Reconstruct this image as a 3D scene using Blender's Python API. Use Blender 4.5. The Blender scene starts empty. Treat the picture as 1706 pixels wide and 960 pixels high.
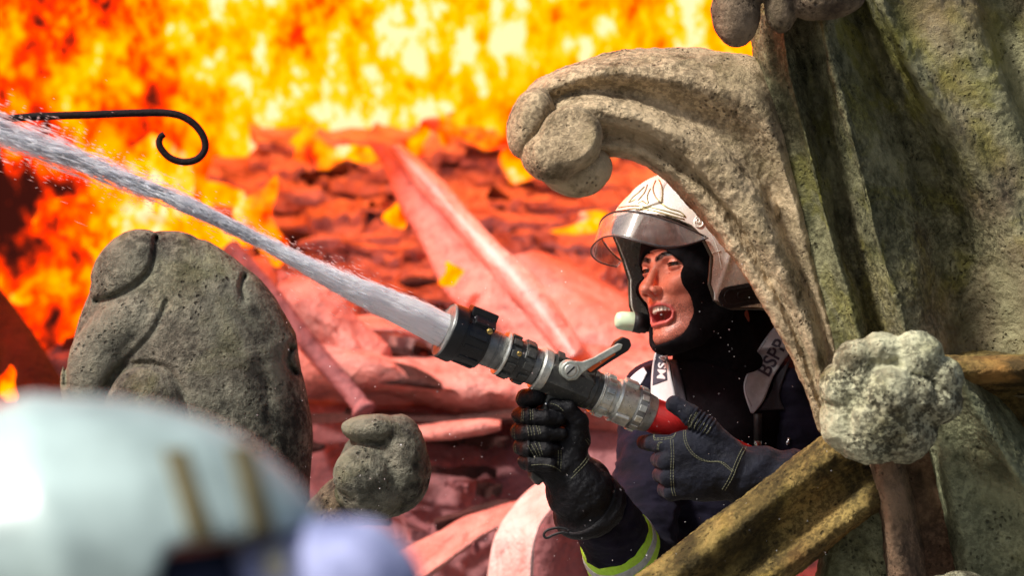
import bpy, bmesh, math, random
import numpy as np
from mathutils import Vector, Matrix
from mathutils.bvhtree import BVHTree
import openvdb

SC = bpy.context.scene
COL = SC.collection
D = 8.5            # metres from the camera to the plane of the nozzle
S = 0.0009         # metres per photograph pixel in that plane
R = math.radians

# ------------------------------------------------------------------ camera
cam_d = bpy.data.cameras.new("camera")
cam = bpy.data.objects.new("camera", cam_d)
COL.objects.link(cam)
cam.location = (0, -D, 0)
cam.rotation_euler = (R(90), 0, 0)
cam_d.sensor_width = 36
cam_d.lens = 36 * D / (1706 * S)
cam_d.clip_start = 0.1
cam_d.clip_end = 3000
cam_d.dof.use_dof = True
cam_d.dof.focus_distance = D + .07
cam_d.dof.aperture_fstop = 3.7
SC.camera = cam

# ------------------------------------------------------------------ world and sun
SUN_EL, SUN_AZ = R(50), R(-124)      # high, from behind the camera's left shoulder
w = bpy.data.worlds.new("World")
SC.world = w
w.use_nodes = True
nt = w.node_tree
sky = nt.nodes.new("ShaderNodeTexSky")
sky.sky_type = 'NISHITA'
sky.sun_disc = False
sky.sun_elevation = SUN_EL
sky.sun_rotation = SUN_AZ
sky.air_density = 1.0
sky.dust_density = 4.0
sky.ozone_density = 1.0
nt.links.new(sky.outputs[0], nt.nodes["Background"].inputs[0])
nt.nodes["Background"].inputs[1].default_value = 0.085

sun_d = bpy.data.lights.new("sun", 'SUN')
sun_d.energy = 4.2
sun_d.angle = R(8)
sun_d.color = (1.0, 0.97, 0.92)
sun = bpy.data.objects.new("sun", sun_d)
COL.objects.link(sun)
# Nishita: rotation 0 puts the sun towards +Y, growing clockwise seen from above
sdir = Vector((math.sin(SUN_AZ) * math.cos(SUN_EL), math.cos(SUN_AZ) * math.cos(SUN_EL), math.sin(SUN_EL)))
sun.rotation_euler = (-sdir).to_track_quat('-Z', 'Y').to_euler()
sun.location = sdir * 20

SC.view_settings.view_transform = 'Standard'
SC.view_settings.look = 'None'
SC.view_settings.exposure = 0.28
SC.view_settings.gamma = 1.0
SC.cycles.use_denoising = True
SC.cycles.max_bounces = 8
SC.cycles.transparent_max_bounces = 24
SC.cycles.sample_clamp_indirect = 6

# ------------------------------------------------------------------ helpers
def at(px, py, Y):
    k = (D + Y) / D * S
    return Vector(((px - 853) * k, Y, (480 - py) * k))

def at_arr(P):                       # rows of px, py, Y
    P = np.asarray(P, float)
    k = (D + P[..., 2]) / D * S
    return np.stack([(P[..., 0] - 853) * k, P[..., 2], (480 - P[..., 1]) * k], -1)

def lin(P, Y0):                      # rows of px, py, d (depth in pixels of the plane Y0): no perspective inside an object
    P = np.asarray(P, float)
    k = (D + Y0) / D * S
    return np.stack([(P[..., 0] - 853) * k, Y0 + P[..., 2] * k, (480 - P[..., 1]) * k], -1)

def inv_lin(W, Y0):
    k = (D + Y0) / D * S
    return np.stack([W[..., 0] / k + 853, 480 - W[..., 2] / k, (W[..., 1] - Y0) / k], -1)

def tag(o, label=None, cat=None, group=None, kind=None):
    if label: o['label'] = label
    if cat: o['category'] = cat
    if group: o['group'] = group
    if kind: o['kind'] = kind
    return o

def empty(name, loc, label=None, cat=None, group=None):
    o = bpy.data.objects.new(name, None)
    COL.objects.link(o)
    o.location = loc
    o.empty_display_size = 0.05
    return tag(o, label, cat, group)

def fast_mesh(name, V, F, mat=None, smooth=True):
    """V (n,3); F a list of index arrays, each (k,3) or (k,4)"""
    me = bpy.data.meshes.new(name)
    V = np.asarray(V, np.float32)
    if not isinstance(F, list): F = [F]
    F = [np.asarray(f, np.int32) for f in F if len(f)]
    me.vertices.add(len(V))
    me.vertices.foreach_set('co', V.ravel())
    idx = np.concatenate([f.ravel() for f in F])
    tot = np.concatenate([np.full(len(f), f.shape[1], np.int32) for f in F])
    start = np.concatenate([[0], np.cumsum(tot)[:-1]]).astype(np.int32)
    me.loops.add(len(idx))
    me.loops.foreach_set('vertex_index', idx)
    me.polygons.add(len(tot))
    me.polygons.foreach_set('loop_start', start)
    me.polygons.foreach_set('use_smooth', np.full(len(tot), smooth))
    me.update(calc_edges=True)
    me.validate()
    if mat: me.materials.append(mat)
    return me

def link(name, me, parent=None):
    o = bpy.data.objects.new(name, me)
    COL.objects.link(o)
    if parent is not None:
        o.parent = parent
        o.matrix_parent_inverse = parent_inv(parent)
    return o

def parent_inv(p):
    m = Matrix.LocRotScale(p.location, p.rotation_euler, p.scale)
    q = p.parent
    while q is not None:
        m = Matrix.LocRotScale(q.location, q.rotation_euler, q.scale) @ q_inv(p) @ m
        p, q = q, q.parent
    return m.inverted()

def q_inv(p):
    return p.matrix_parent_inverse

def attr(me, name, vals):
    a = me.attributes.new(name, 'FLOAT', 'POINT')
    a.data.foreach_set('value', np.asarray(vals, np.float32))

# ---- noise
_rng = np.random.default_rng(7)
_perm = _rng.permutation(256)
_perm = np.concatenate([_perm, _perm, _perm])
_val = _rng.uniform(-1, 1, 256).astype(np.float32)

def noise(P, scale=1.0, seed=0):
    P = np.asarray(P, np.float32) * scale + seed * 17.31
    i = np.floor(P).astype(np.int32)
    f = P - i
    u = f * f * (3 - 2 * f)
    i &= 255
    x, y, z = i[..., 0], i[..., 1], i[..., 2]
    x1, y1, z1 = (x + 1) & 255, (y + 1) & 255, (z + 1) & 255
    def h(a, b, c): return _val[_perm[_perm[_perm[a] + b] + c]]
    ux, uy, uz = u[..., 0], u[..., 1], u[..., 2]
    def L(a, b, t): return a + (b - a) * t
    return L(L(L(h(x, y, z), h(x1, y, z), ux), L(h(x, y1, z), h(x1, y1, z), ux), uy),
             L(L(h(x, y, z1), h(x1, y, z1), ux), L(h(x, y1, z1), h(x1, y1, z1), ux), uy), uz)

def fbm(P, scale=1.0, octs=4, rough=0.5, seed=0):
    a, t, n = 1.0, 0, 0
    for k in range(octs):
        t = t + a * noise(P, scale * 2.03 ** k, seed + k * 3.7)
        n += a; a *= rough
    return t / n

# ---- curves
def catmull(P, n, closed=False):
    """resample control rows at n points, uniform in control index"""
    P = np.asarray(P, float)
    m = len(P)
    t = np.linspace(0, m if closed else m - 1, n, endpoint=not closed)
    i = np.floor(t).astype(int)
    if not closed: i = np.clip(i, 0, m - 2)
    f = (t - i)[(...,) + (None,) * (P.ndim - 1)]
    def g(k):
        return P[(i + k) % m] if closed else P[np.clip(i + k, 0, m - 1)]
    p0, p1, p2, p3 = g(-1), g(0), g(1), g(2)
    return 0.5 * ((2 * p1) + (-p0 + p2) * f + (2 * p0 - 5 * p1 + 4 * p2 - p3) * f ** 2 + (-p0 + 3 * p1 - 3 * p2 + p3) * f ** 3)

def grid_faces(n, m, wrap):
    r = np.arange(n - 1)[:, None]; c = np.arange(m if wrap else m - 1)[None, :]
    a = r * m + c; b = r * m + (c + 1) % m
    return np.stack([a, b, b + m, a + m], -1).reshape(-1, 4)

def vnormals(V, F):
    N = np.zeros_like(V)
    for f in F:
        a, b, c = V[f[:, 0]], V[f[:, 1]], V[f[:, 2]]
        n = np.cross(b - a, c - a)
        if f.shape[1] == 4:
            d = V[f[:, 3]]
            n = np.cross(c - a, d - b)
        for k in range(f.shape[1]):
            np.add.at(N, f[:, k], n)
    return N / (np.linalg.norm(N, axis=1, keepdims=True) + 1e-12)

def signed_volume(V, F):
    t = 0
    for f in F:
        a, b, c = V[f[:, 0]], V[f[:, 1]], V[f[:, 2]]
        t += np.einsum('ij,ij->i', a, np.cross(b, c)).sum()
        if f.shape[1] == 4:
            d = V[f[:, 3]]
            t += np.einsum('ij,ij->i', a, np.cross(c, d)).sum()
    return t

def loft(name, curves, n, m, mat, parent=None, disp=(), conv=at_arr, ring=True, smooth=True):
    """curves: rows of px,py,Y running the same way; closed round the section, capped at the ends.
    disp: list of (scale, octaves, amplitude, seed, rough) displacements along the normal in metres"""
    nc = max(len(c) for c in curves)
    C = np.stack([catmull(c, n) for c in curves], 1)          # n, k, 3
    G = catmull(C.transpose(1, 0, 2), m, closed=True).transpose(1, 0, 2)   # n, m, 3
    V = conv(G).reshape(-1, 3)
    c0 = V[:m].mean(0); c1 = V[-m:].mean(0)
    V = np.vstack([V, c0, c1])
    q = grid_faces(n, m, True)
    j = np.arange(m); j1 = (j + 1) % m
    t0 = np.stack([np.full(m, n * m), j1, j], -1)
    t1 = np.stack([np.full(m, n * m + 1), (n - 1) * m + j, (n - 1) * m + j1], -1)
    F = [q, np.vstack([t0, t1])]
    if signed_volume(V - V.mean(0), F) < 0:
        F = [f[:, ::-1] for f in F]
    for (sc, oc, amp, seed, rough) in disp:
        N = vnormals(V, F)
        V = V + N * (fbm(V, sc, oc, rough, seed) * amp)[:, None]
    me = fast_mesh(name, V, F, mat, smooth)
    return link(name, me, parent)

def tube_mesh(paths, radii, sides=6, closed_caps=True, flat=None):
    """paths: list of (n,3) world arrays, radii: per path scalar or array"""
    Vs, Qs, Ts, off = [], [], [], 0
    for P, r in zip(paths, radii):
        P = np.asarray(P, float); n = len(P)
        T = np.gradient(P, axis=0); T /= np.linalg.norm(T, axis=1, keepdims=True) + 1e-12
        ref = np.array([0.13, 1, 0.07]) if abs(T[0, 1]) < .9 else np.array([1., 0, 0])
        A = np.cross(T, ref); A /= np.linalg.norm(A, axis=1, keepdims=True) + 1e-12
        B = np.cross(T, A)
        r = np.broadcast_to(np.asarray(r, float), (n,))
        ang = np.arange(sides) * 2 * math.pi / sides
        fx = 1.0 if flat is None else flat
        ring = P[:, None] + r[:, None, None] * (np.cos(ang)[None, :, None] * A[:, None] + fx * np.sin(ang)[None, :, None] * B[:, None])
        V = np.vstack([ring.reshape(-1, 3), P[0], P[-1]])
        q = grid_faces(n, sides, True) + off
        j = np.arange(sides); j1 = (j + 1) % sides
        Ts.append(np.stack([np.full(sides, n * sides), j1, j], -1) + off)
        Ts.append(np.stack([np.full(sides, n * sides + 1), (n - 1) * sides + j, (n - 1) * sides + j1], -1) + off)
        Vs.append(V); Qs.append(q); off += len(V)
    return np.vstack(Vs), [np.vstack(Qs), np.vstack(Ts)]

def tubes(name, paths, radii, mat, parent=None, sides=6, flat=None):
    V, F = tube_mesh(paths, radii, sides, flat=flat)
    return link(name, fast_mesh(name, V, F, mat), parent)

def box_mesh(c, size, rot=None, jitter=0, rnd=None):
    s = np.array(size) / 2
    V = np.array([[x, y, z] for x in (-1, 1) for y in (-1, 1) for z in (-1, 1)]) * s
    if jitter: V += rnd.normal(0, jitter, V.shape)
    if rot is not None: V = V @ np.array(rot).T
    V = V + np.array(c)
    F = np.array([[0, 1, 3, 2], [4, 6, 7, 5], [0, 4, 5, 1], [2, 3, 7, 6], [0, 2, 6, 4], [1, 5, 7, 3]])
    return V, F

def bevel(o, wdt, seg=2):
    m = o.modifiers.new("bevel", 'BEVEL'); m.width = wdt; m.segments = seg; m.limit_method = 'ANGLE'
    return o

# ---- signed distance modelling, in pixel coordinates px, py, d
class Field:
    def __init__(self, lo, hi, h, Y0):
        self.lo, self.h, self.Y0 = np.array(lo, float), h, Y0
        n = [int((b - a) / h) + 1 for a, b in zip(lo, hi)]
        ax = [a + np.arange(k) * h for a, k in zip(lo, n)]
        self.P = np.stack(np.meshgrid(*ax, indexing='ij'), -1).astype(np.float32)
        self.d = np.full(self.P.shape[:3], 1e3, np.float32)
    def mesh(self, name, mat, parent=None, d=None, post=None):
        g = openvdb.FloatGrid(100.0)
        arr = np.ascontiguousarray((self.d if d is None else d).astype(np.float32))
        arr[[0, -1]] = 5; arr[:, [0, -1]] = 5; arr[:, :, [0, -1]] = 5
        g.copyFromArray(arr)
        pts, tri, quad = g.convertToPolygons(isovalue=0.0)
        P = np.asarray(pts) * self.h + self.lo
        V = lin(P, self.Y0)
        F = [np.asarray(q, np.int64) for q in (tri, quad) if len(q)]
        if signed_volume(V - V.mean(0), F) < 0: F = [f[:, ::-1] for f in F]
        me = fast_mesh(name, V, F, mat)
        if post: post(me, P)
        return link(name, me, parent)

def smin(a, b, k):
    if k <= 0: return np.minimum(a, b)
    h = np.clip(0.5 + 0.5 * (b - a) / k, 0, 1)
    return b + (a - b) * h - k * h * (1 - h)
def smax(a, b, k): return -smin(-a, -b, k)

def ell(P, c, r, rot=None):
    q = P - np.asarray(c, np.float32)
    if rot is not None: q = q @ np.asarray(rot, np.float32)
    r = np.asarray(r, np.float32)
    k0 = np.linalg.norm(q / r, axis=-1)
    k1 = np.linalg.norm(q / (r * r), axis=-1) + 1e-6
    return k0 * (k0 - 1) / k1

def cap(P, a, b, ra, rb=None):
    rb = ra if rb is None else rb
    a = np.asarray(a, np.float32); b = np.asarray(b, np.float32)
    ba = b - a
    t = np.clip(((P - a) @ ba) / (ba @ ba + 1e-9), 0, 1)
    return np.linalg.norm(P - a - t[..., None] * ba, axis=-1) - (ra + (rb - ra) * t)

def chain(P, pts, rad, k=0):
    d = None
    for i in range(len(pts) - 1):
        c = cap(P, pts[i], pts[i + 1], rad[i], rad[i + 1])
        d = c if d is None else smin(d, c, k)
    return d

def rz(deg):   # rotation in the picture plane (px, py), positive turns clockwise on the picture
    a = R(deg); return np.array([[math.cos(a), -math.sin(a), 0], [math.sin(a), math.cos(a), 0], [0, 0, 1]])

# ------------------------------------------------------------------ materials
def new_mat(name):
    m = bpy.data.materials.new(name); m.use_nodes = True
    t = m.node_tree; b = t.nodes["Principled BSDF"]
    return m, t, b

class N:
    def __init__(self, t): self.t = t
    def __call__(self, kind, **kw):
        n = self.t.nodes.new(kind)
        for k, v in kw.items():
            if k in n.inputs: n.inputs[k].default_value = v
            else: setattr(n, k, v)
        return n
    def link(self, a, b): self.t.links.new(a, b)

def coords(g, space='Object', scale=None):
    tc = g('ShaderNodeTexCoord')
    out = tc.outputs[space]
    if scale is not None:
        mp = g('ShaderNodeMapping'); mp.inputs['Scale'].default_value = scale
        g.link(out, mp.inputs[0]); out = mp.outputs[0]
    return out

def ntex(g, co, scale, detail=4, rough=.55, dist=0):
    n = g('ShaderNodeTexNoise'); n.inputs['Scale'].default_value = scale; n.inputs['Detail'].default_value = detail
    n.inputs['Roughness'].default_value = rough; n.inputs['Distortion'].default_value = dist
    g.link(co, n.inputs['Vector']); return n.outputs['Fac']

def ramp(g, fac, stops, interp='LINEAR'):
    r = g('ShaderNodeValToRGB'); r.color_ramp.interpolation = interp
    e = r.color_ramp.elements
    col4 = lambda c: (c[0], c[1], c[2], 1) if hasattr(c, '__len__') else (c, c, c, 1)
    e[0].position, e[0].color = stops[0][0], col4(stops[0][1])
    e[1].position, e[1].color = stops[-1][0], col4(stops[-1][1])
    for p, c in stops[1:-1]:
        e.new(p).color = col4(c)
    g.link(fac, r.inputs[0]); return r.outputs['Color']

def mix(g, fac, a, b, mode='MIX'):
    m = g('ShaderNodeMix', data_type='RGBA', blend_type=mode)
    for s, v in ((0, fac), (6, a), (7, b)):
        if isinstance(v, (int, float)): m.inputs[s].default_value = v
        elif isinstance(v, (tuple, list)): m.inputs[s].default_value = (*v[:3], 1)
        else: g.link(v, m.inputs[s])
    return m.outputs[2]

def math_n(g, op, a, b=0.0):
    m = g('ShaderNodeMath', operation=op)
    for i, v in enumerate((a, b)):
        if isinstance(v, (int, float)): m.inputs[i].default_value = v
        else: g.link(v, m.inputs[i])
    return m.outputs[0]

def bump(g, h, b, strength, dist, prev=None):
    n = g('ShaderNodeBump'); n.inputs['Strength'].default_value = strength; n.inputs['Distance'].default_value = dist
    g.link(h, n.inputs['Height'])
    if prev is not None: g.link(prev, n.inputs['Normal'])
    if b is not None: g.link(n.outputs[0], b.inputs['Normal'])
    return n.outputs[0]

def stone_mat(name, light, dark, moss=(.10, .10, .02), moss_amt=.3, stain=(.28, .14, .06), stain_amt=.2, lichen=.5, seed=0, fine=1.0, pit=1.0, soot=.45, mid0=.38):
    m, t, b = new_mat(name); g = N(t)
    tc = g('ShaderNodeTexCoord'); mp = g('ShaderNodeMapping'); mp.inputs['Location'].default_value = (seed * 3.1, seed * 1.7, seed)
    g.link(tc.outputs['Object'], mp.inputs[0]); co = mp.outputs[0]
    big = ntex(g, co, 5, 3); mid = ntex(g, co, 22, 6, .68); sm = ntex(g, co, 110 * fine, 5, .75)
    mossn = ntex(g, co, 9, 4, .6, .6); stn = ntex(g, co, 3.3, 3, .5, .4)
    c = mix(g, ramp(g, mid, [(mid0, 0), (mid0 + .19, 1)]), dark, light)
    c = mix(g, math_n(g, 'MULTIPLY', ramp(g, mossn, [(.5, 0), (.62, 1)]), moss_amt), c, moss)
    c = mix(g, math_n(g, 'MULTIPLY', ramp(g, stn, [(.48, 0), (.66, 1)]), stain_amt), c, stain)
    # broad weathering: washed and sooty areas
    c = mix(g, math_n(g, 'MULTIPLY', ramp(g, ntex(g, co, 7.5, 5, .62, .8), [(.47, 0), (.6, 1)]), soot), c, tuple(x * .8 for x in dark))
    c = mix(g, math_n(g, 'MULTIPLY', ramp(g, ntex(g, co, 4.2, 4, .6, .5), [(.52, 0), (.66, 1)]), .5), c, tuple(min(1, x * 1.3) for x in light))
    # dark lichen speckle, gathered in patches
    lm = math_n(g, 'MULTIPLY', ramp(g, sm, [(.47, 1), (.54, 0)]), ramp(g, big, [(.38, 0), (.56, 1)]))
    c = mix(g, math_n(g, 'MULTIPLY', lm, lichen), c, tuple(x * .3 for x in dark))
    # pale crust
    pl = math_n(g, 'MULTIPLY', ramp(g, ntex(g, co, 70 * fine, 5, .8), [(.58, 0), (.68, 1)]), .22)
    c = mix(g, pl, c, tuple(min(1, x * 1.35) for x in light))
    # pits
    v = g('ShaderNodeTexVoronoi'); v.inputs['Scale'].default_value = 120 * fine
    dn = g('ShaderNodeMixRGB'); dn.inputs[0].default_value = .012
    nn = g('ShaderNodeTexNoise'); nn.inputs['Scale'].default_value = 60
    g.link(co, nn.inputs['Vector']); g.link(co, dn.inputs[1]); g.link(nn.outputs['Color'], dn.inputs[2]); g.link(dn.outputs[0], v.inputs['Vector'])
    pm = ramp(g, v.outputs['Distance'], [(.12, 1), (.32, 0)])
    pmask = math_n(g, 'MULTIPLY', pm, ramp(g, ntex(g, co, 20, 3), [(.50, 0), (.60, 1)]))
    c = mix(g, math_n(g, 'MULTIPLY', pmask, .6), c, tuple(x * .35 for x in dark))
    g.link(c, b.inputs['Base Color'])
    b.inputs['Roughness'].default_value = .88
    b.inputs['Specular IOR Level'].default_value = .25
    h = math_n(g, 'SUBTRACT', math_n(g, 'ADD', sm, math_n(g, 'MULTIPLY', mid, 1.6)), math_n(g, 'MULTIPLY', pmask, pit))
    bump(g, h, b, 1.0, .0062)
    return m

def plain(name, col, rough=.6, metal=0, spec=.5, vary=.15, scale=60, bumpd=0.0, bscale=200, coat=0, sheen=0):
    m, t, b = new_mat(name); g = N(t); co = coords(g)
    n = ntex(g, co, scale, 5, .65)
    c = mix(g, ramp(g, n, [(.35, 0), (.65, 1)]), tuple(x * (1 - vary) for x in col), tuple(min(1, x * (1 + vary)) for x in col))
    g.link(c, b.inputs['Base Color'])
    b.inputs['Roughness'].default_value = rough; b.inputs['Metallic'].default_value = metal
    b.inputs['Specular IOR Level'].default_value = spec
    if coat: b.inputs['Coat Weight'].default_value = coat
    if sheen: b.inputs['Sheen Weight'].default_value = sheen
    if bumpd: bump(g, ntex(g, co, bscale, 4, .6), b, .7, bumpd)
    return m

# ================================================================== SETTING: ground, sky-side surroundings
ground_m = plain("courtyard_paving", (.16, .15, .14), .9, vary=.3, scale=.5)
V, F = box_mesh((0, 600, -9.2), (3000, 3000, .4))
tag(link("ground", fast_mesh("ground", V, F, ground_m, False)), kind='structure')

# ================================================================== FIRE
def fire_mat(soft=False):
    m, t, b = new_mat("thin_flame" if soft else "flame"); g = N(t)
    t.nodes.remove(b)
    out = t.nodes['Material Output']
    a = g('ShaderNodeAttribute'); a.attribute_name = 'temper'
    tc = g('ShaderNodeTexCoord')
    mp = g('ShaderNodeMapping'); mp.inputs['Scale'].default_value = (1, .10, .7); mp.inputs['Rotation'].default_value = (0, .35, 0)
    g.link(tc.outputs['Object'], mp.inputs[0])
    wn = g('ShaderNodeTexNoise'); wn.inputs['Scale'].default_value = 2.6; wn.inputs['Detail'].default_value = 3
    g.link(mp.outputs[0], wn.inputs['Vector'])
    ws = g('ShaderNodeVectorMath', operation='SCALE'); ws.inputs['Scale'].default_value = .07
    g.link(wn.outputs['Color'], ws.inputs[0])
    wa = g('ShaderNodeVectorMath', operation='ADD'); g.link(mp.outputs[0], wa.inputs[0]); g.link(ws.outputs[0], wa.inputs[1])
    n1 = ntex(g, wa.outputs[0], 7.0, 5, .62, .0)
    n2 = ntex(g, wa.outputs[0], 24, 4, .6, .0)
    h = math_n(g, 'ADD', a.outputs['Fac'], math_n(g, 'MULTIPLY', math_n(g, 'SUBTRACT', n1, .5), 2.0))
    h = math_n(g, 'ADD', h, math_n(g, 'MULTIPLY', math_n(g, 'SUBTRACT', n2, .5), 1.7))
    n3 = ntex(g, wa.outputs[0], 62, 3, .6)
    h = math_n(g, 'ADD', h, math_n(g, 'MULTIPLY', math_n(g, 'SUBTRACT', n3, .5), .45))
    k = 1 / 3.0
    stops = [(0.0, (.04, .006, .004)), (.14, (.25, .015, .004)), (.28, (1.3, .035, .0)), (.42, (2.4, .11, 0)), (.54, (3, .28, 0)),
             (.66, (3, .40, 0)), (.80, (3, .55, .0)), (.90, (3, .62, .015)), (.97, (3, .72, .18)), (1.0, (3, .85, .42))]
    c = ramp(g, h, [(p, tuple(x * k for x in q)) for p, q in stops])
    if soft:      # thin towards the edges of the tongue, where there is little burning gas to look through
        lw = g('ShaderNodeLayerWeight'); lw.inputs['Blend'].default_value = .5
        dens = math_n(g, 'ADD', math_n(g, 'SUBTRACT', 1.0, lw.outputs['Facing']), math_n(g, 'MULTIPLY', math_n(g, 'SUBTRACT', ntex(g, wa.outputs[0], 11, 5, .65), .5), 1.8))
        dens = ramp(g, dens, [(.34, 0), (.95, 1)])
    e = g('ShaderNodeEmission'); e.inputs['Strength'].default_value = 3.0
    g.link(c, e.inputs['Color'])
    if soft:
        tr = g('ShaderNodeBsdfTransparent'); ms = g('ShaderNodeMixShader')
        g.link(dens, ms.inputs[0]); g.link(tr.outputs[0], ms.inputs[1]); g.link(e.outputs[0], ms.inputs[2])
        g.link(ms.outputs[0], out.inputs['Surface'])
    else:
        g.link(e.outputs[0], out.inputs['Surface'])
    return m
FIRE = fire_mat(); FIRE_SOFT = fire_mat(True)

def gauss(px, py, cx, cy, sx, sy): return np.exp(-((px - cx) / sx) ** 2 - ((py - cy) / sy) ** 2)

def fire_heat(px, py):
    h = .56 + 0 * px
    h = h + .25 * gauss(px, py, 560, 90, 330, 190)
    h = h + .22 * gauss(px, py, 450, 270, 110, 150)
    h = h + .20 * gauss(px, py, 900, 60, 260, 140)
    h = h + .16 * gauss(px, py, 1150, 40, 200, 120)
    h = h + .30 * gauss(px, py, 1240, 110, 60, 60)
    h = h - .24 * gauss(px, py, 0, 120, 190, 260)
    h = h - .40 * gauss(px, py, 50, 325, 120, 75)
    h = h - .32 * gauss(px, py, 20, 480, 80, 150)
    h = h - .22 * gauss(px, py, 110, 550, 100, 90)
    h = h + .10 * gauss(px, py, 230, 450, 90, 60)
    h = h - .16 * gauss(px, py, 475, 340, 40, 80)
    h = h - .22 * gauss(px, py, 740, 250, 230, 34)
    h = h - .10 * gauss(px, py, 300, 180, 120, 60)
    return h

# the body of flames: a deep, billowing, closed mass rising behind the roof
nx, nz = 340, 190
gx = np.linspace(-1900, 2300, nx); gy = np.linspace(760, -1000, nz)
GX, GY = np.meshgrid(gx, gy)
base = np.interp(GY, [-1000, -400, 0, 250, 500, 760], [1.5, 1.8, 2.3, 2.95, 3.0, 3.0])  # unseen top leans towards the camera to light the roof from above
Pn = np.stack([GX / 300, GY / 480, GX * 0], -1)
base = base - np.interp(GX, [-1900, -300, 100], [2.2, .25, 0])  # unseen left wing is swung forward so that it lights the face
front = base - .45 * np.abs(fbm(Pn, 1.0, 4, .5, 5)) * 1.6 - .12 * fbm(Pn, 4.0, 3, .5, 9)
Wf = at_arr(np.stack([GX, GY, front], -1))
Wb = at_arr(np.stack([GX, GY, base + 1.6], -1))
n = nx * nz
Vf = np.vstack([Wf.reshape(-1, 3), Wb.reshape(-1, 3)])
q = grid_faces(nz, nx, False)
edge = np.concatenate([np.arange(nx), np.arange(1, nz) * nx + nx - 1, (nz - 1) * nx + np.arange(nx - 2, -1, -1), np.arange(nz - 2, 0, -1) * nx])
e1 = np.roll(edge, -1)
side = np.stack([edge, e1, e1 + n, edge + n], -1)
me = fast_mesh("flames", Vf, [np.vstack([q[:, ::-1], q + n, side])], FIRE)
hh = fire_heat(GX, GY).ravel()
attr(me, 'temper', np.concatenate([hh, hh]))
fire = link("flames", me)
tag(fire, "towering wall of yellow and orange flames rising over the collapsed roof", "fire", kind='stuff')

def flame_tongue(px, py, w, h, Y, label, heat=.62, lean=0.0, seed=0):
    """a licking flame: a twisted, pointed closed body with uneven edges"""
    n, m = 22, 16
    t = np.linspace(0, 1, n)[:, None]; a = np.arange(m)[None, :] * 2 * math.pi / m
    r = (np.sin(np.pi * np.clip(t * .9 + .1, 0, 1)) ** .7) * (1 - .55 * t) * w / 2
    x = px + lean * h * t ** 2 + .12 * w * np.sin(t * 7 + seed) + r * np.cos(a)
    y = py - h * t + 0 * a
    P = np.stack([x, y + 0 * x, Y + (r * np.sin(a)) * S * .8], -1)
    W = at_arr(P).reshape(-1, 3)
    W = W + np.stack([noise(W, 14, seed), noise(W, 14, seed + 5), noise(W, 14, seed + 9)], -1) * w * S * .28
    V = np.vstack([W, W[:m].mean(0), W[-m:].mean(0)])
    j = np.arange(m); j1 = (j + 1) % m
    F = [grid_faces(n, m, True), np.vstack([np.stack([np.full(m, n * m), j1, j], -1), np.stack([np.full(m, n * m + 1), (n - 1) * m + j, (n - 1) * m + j1], -1)])]
    me = fast_mesh("flame", V, F, FIRE_SOFT)
    attr(me, 'temper', np.full(len(V), heat))
    return tag(link("flame", me), label, "flame", "separate flames licking through the ruined roof")

for a in [(430, 430, 120, 130, 1.75, "yellow flame tongue between the carved leaf stone and the water jet", .74, .1, 1),
          (655, 378, 56, 52, 1.9, "small yellow flame left of the long fallen beam, above the water jet", .72, 0, 2),
          (970, 398, 110, 60, 1.9, "pale yellow flame beside the helmet visor under the carved scroll", .76, 0, 3),
          (745, 482, 50, 52, 1.55, "little orange flame under the edge of the long fallen beam", .62, 0, 4),
          (712, 410, 26, 20, 1.8, "tiny flame spark midway along the left edge of the fallen beam", .62, 0, 5),
          (590, 268, 90, 34, 2.2, "flat bright flame along the roof ridge near the beam's top end", .7, 0, 6),
          (870, 300, 70, 80, 2.2, "yellow flame licking behind the round tip of the stone scroll", .68, 0, 7),
          (15, 672, 52, 60, 1.35, "flame glowing above the blurred white helmet at the dark charred beam", .64, 0, 8),
          (205, 420, 260, 170, 2.0, "broad yellow flame directly behind the carved leaf stone's top", .68, .15, 9),
          (90, 520, 130, 150, 2.1, "ragged orange flame left of the carved leaf stone", .52, .2, 10),
          (560, 500, 60, 26, 1.6, "narrow orange flame glimpsed below the water jet in the broken slates", .5, 0, 11),
          (775, 255, 150, 60, 2.25, "wide orange flame over the slates behind the beam", .55, 0, 12),
          (520, 275, 130, 70, 2.2, "orange flame where the slates meet the tall yellow fire", .56, .1, 13),
          (950, 250, 170, 60, 2.3, "low yellow flame on the roof ridge left of the stone scroll's tip", .6, 0, 14),
          (690, 262, 60, 60, 2.15, "upright orange flame at the top end of the long beam", .6, .1, 15)]:
    flame_tongue(*a)

# ================================================================== COLLAPSED ROOF
def scorched(name, c1, c2, scale=6, rough=.75, stain=(.05, .02, .018), amt=.8, spec=.3, metal=0.0, seed=0):
    m, t, b = new_mat(name); g = N(t)
    tc = g('ShaderNodeTexCoord'); mp = g('ShaderNodeMapping'); mp.inputs['Location'].default_value = (seed, seed * 2, seed * 3)
    g.link(tc.outputs['Object'], mp.inputs[0]); co = mp.outputs[0]
    c = mix(g, ramp(g, ntex(g, co, scale, 6, .65, .5), [(.35, 0), (.66, 1)]), c1, c2)
    c = mix(g, math_n(g, 'MULTIPLY', ramp(g, ntex(g, co, scale * 1.9, 6, .7, .8), [(.54, 0), (.68, 1)]), amt), c, stain)
    g.link(c, b.inputs['Base Color']); b.inputs['Roughness'].default_value = rough
    b.inputs['Specular IOR Level'].default_value = spec; b.inputs['Metallic'].default_value = metal
    bump(g, ntex(g, co, scale * 5, 5, .6), b, .8, .02)
    return m
SLATE = [scorched("haze_pink_slate", (.38, .19, .19), (.90, .66, .62), 13, seed=i * 2.1, amt=.3 + .28 * i) for i in range(3)]  # pink of firelight and heat haze is mixed into the slate colour
RUBBLE = scorched("scorched_debris", (.34, .15, .14), (.72, .40, .37), 8, amt=.7, seed=4)
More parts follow.
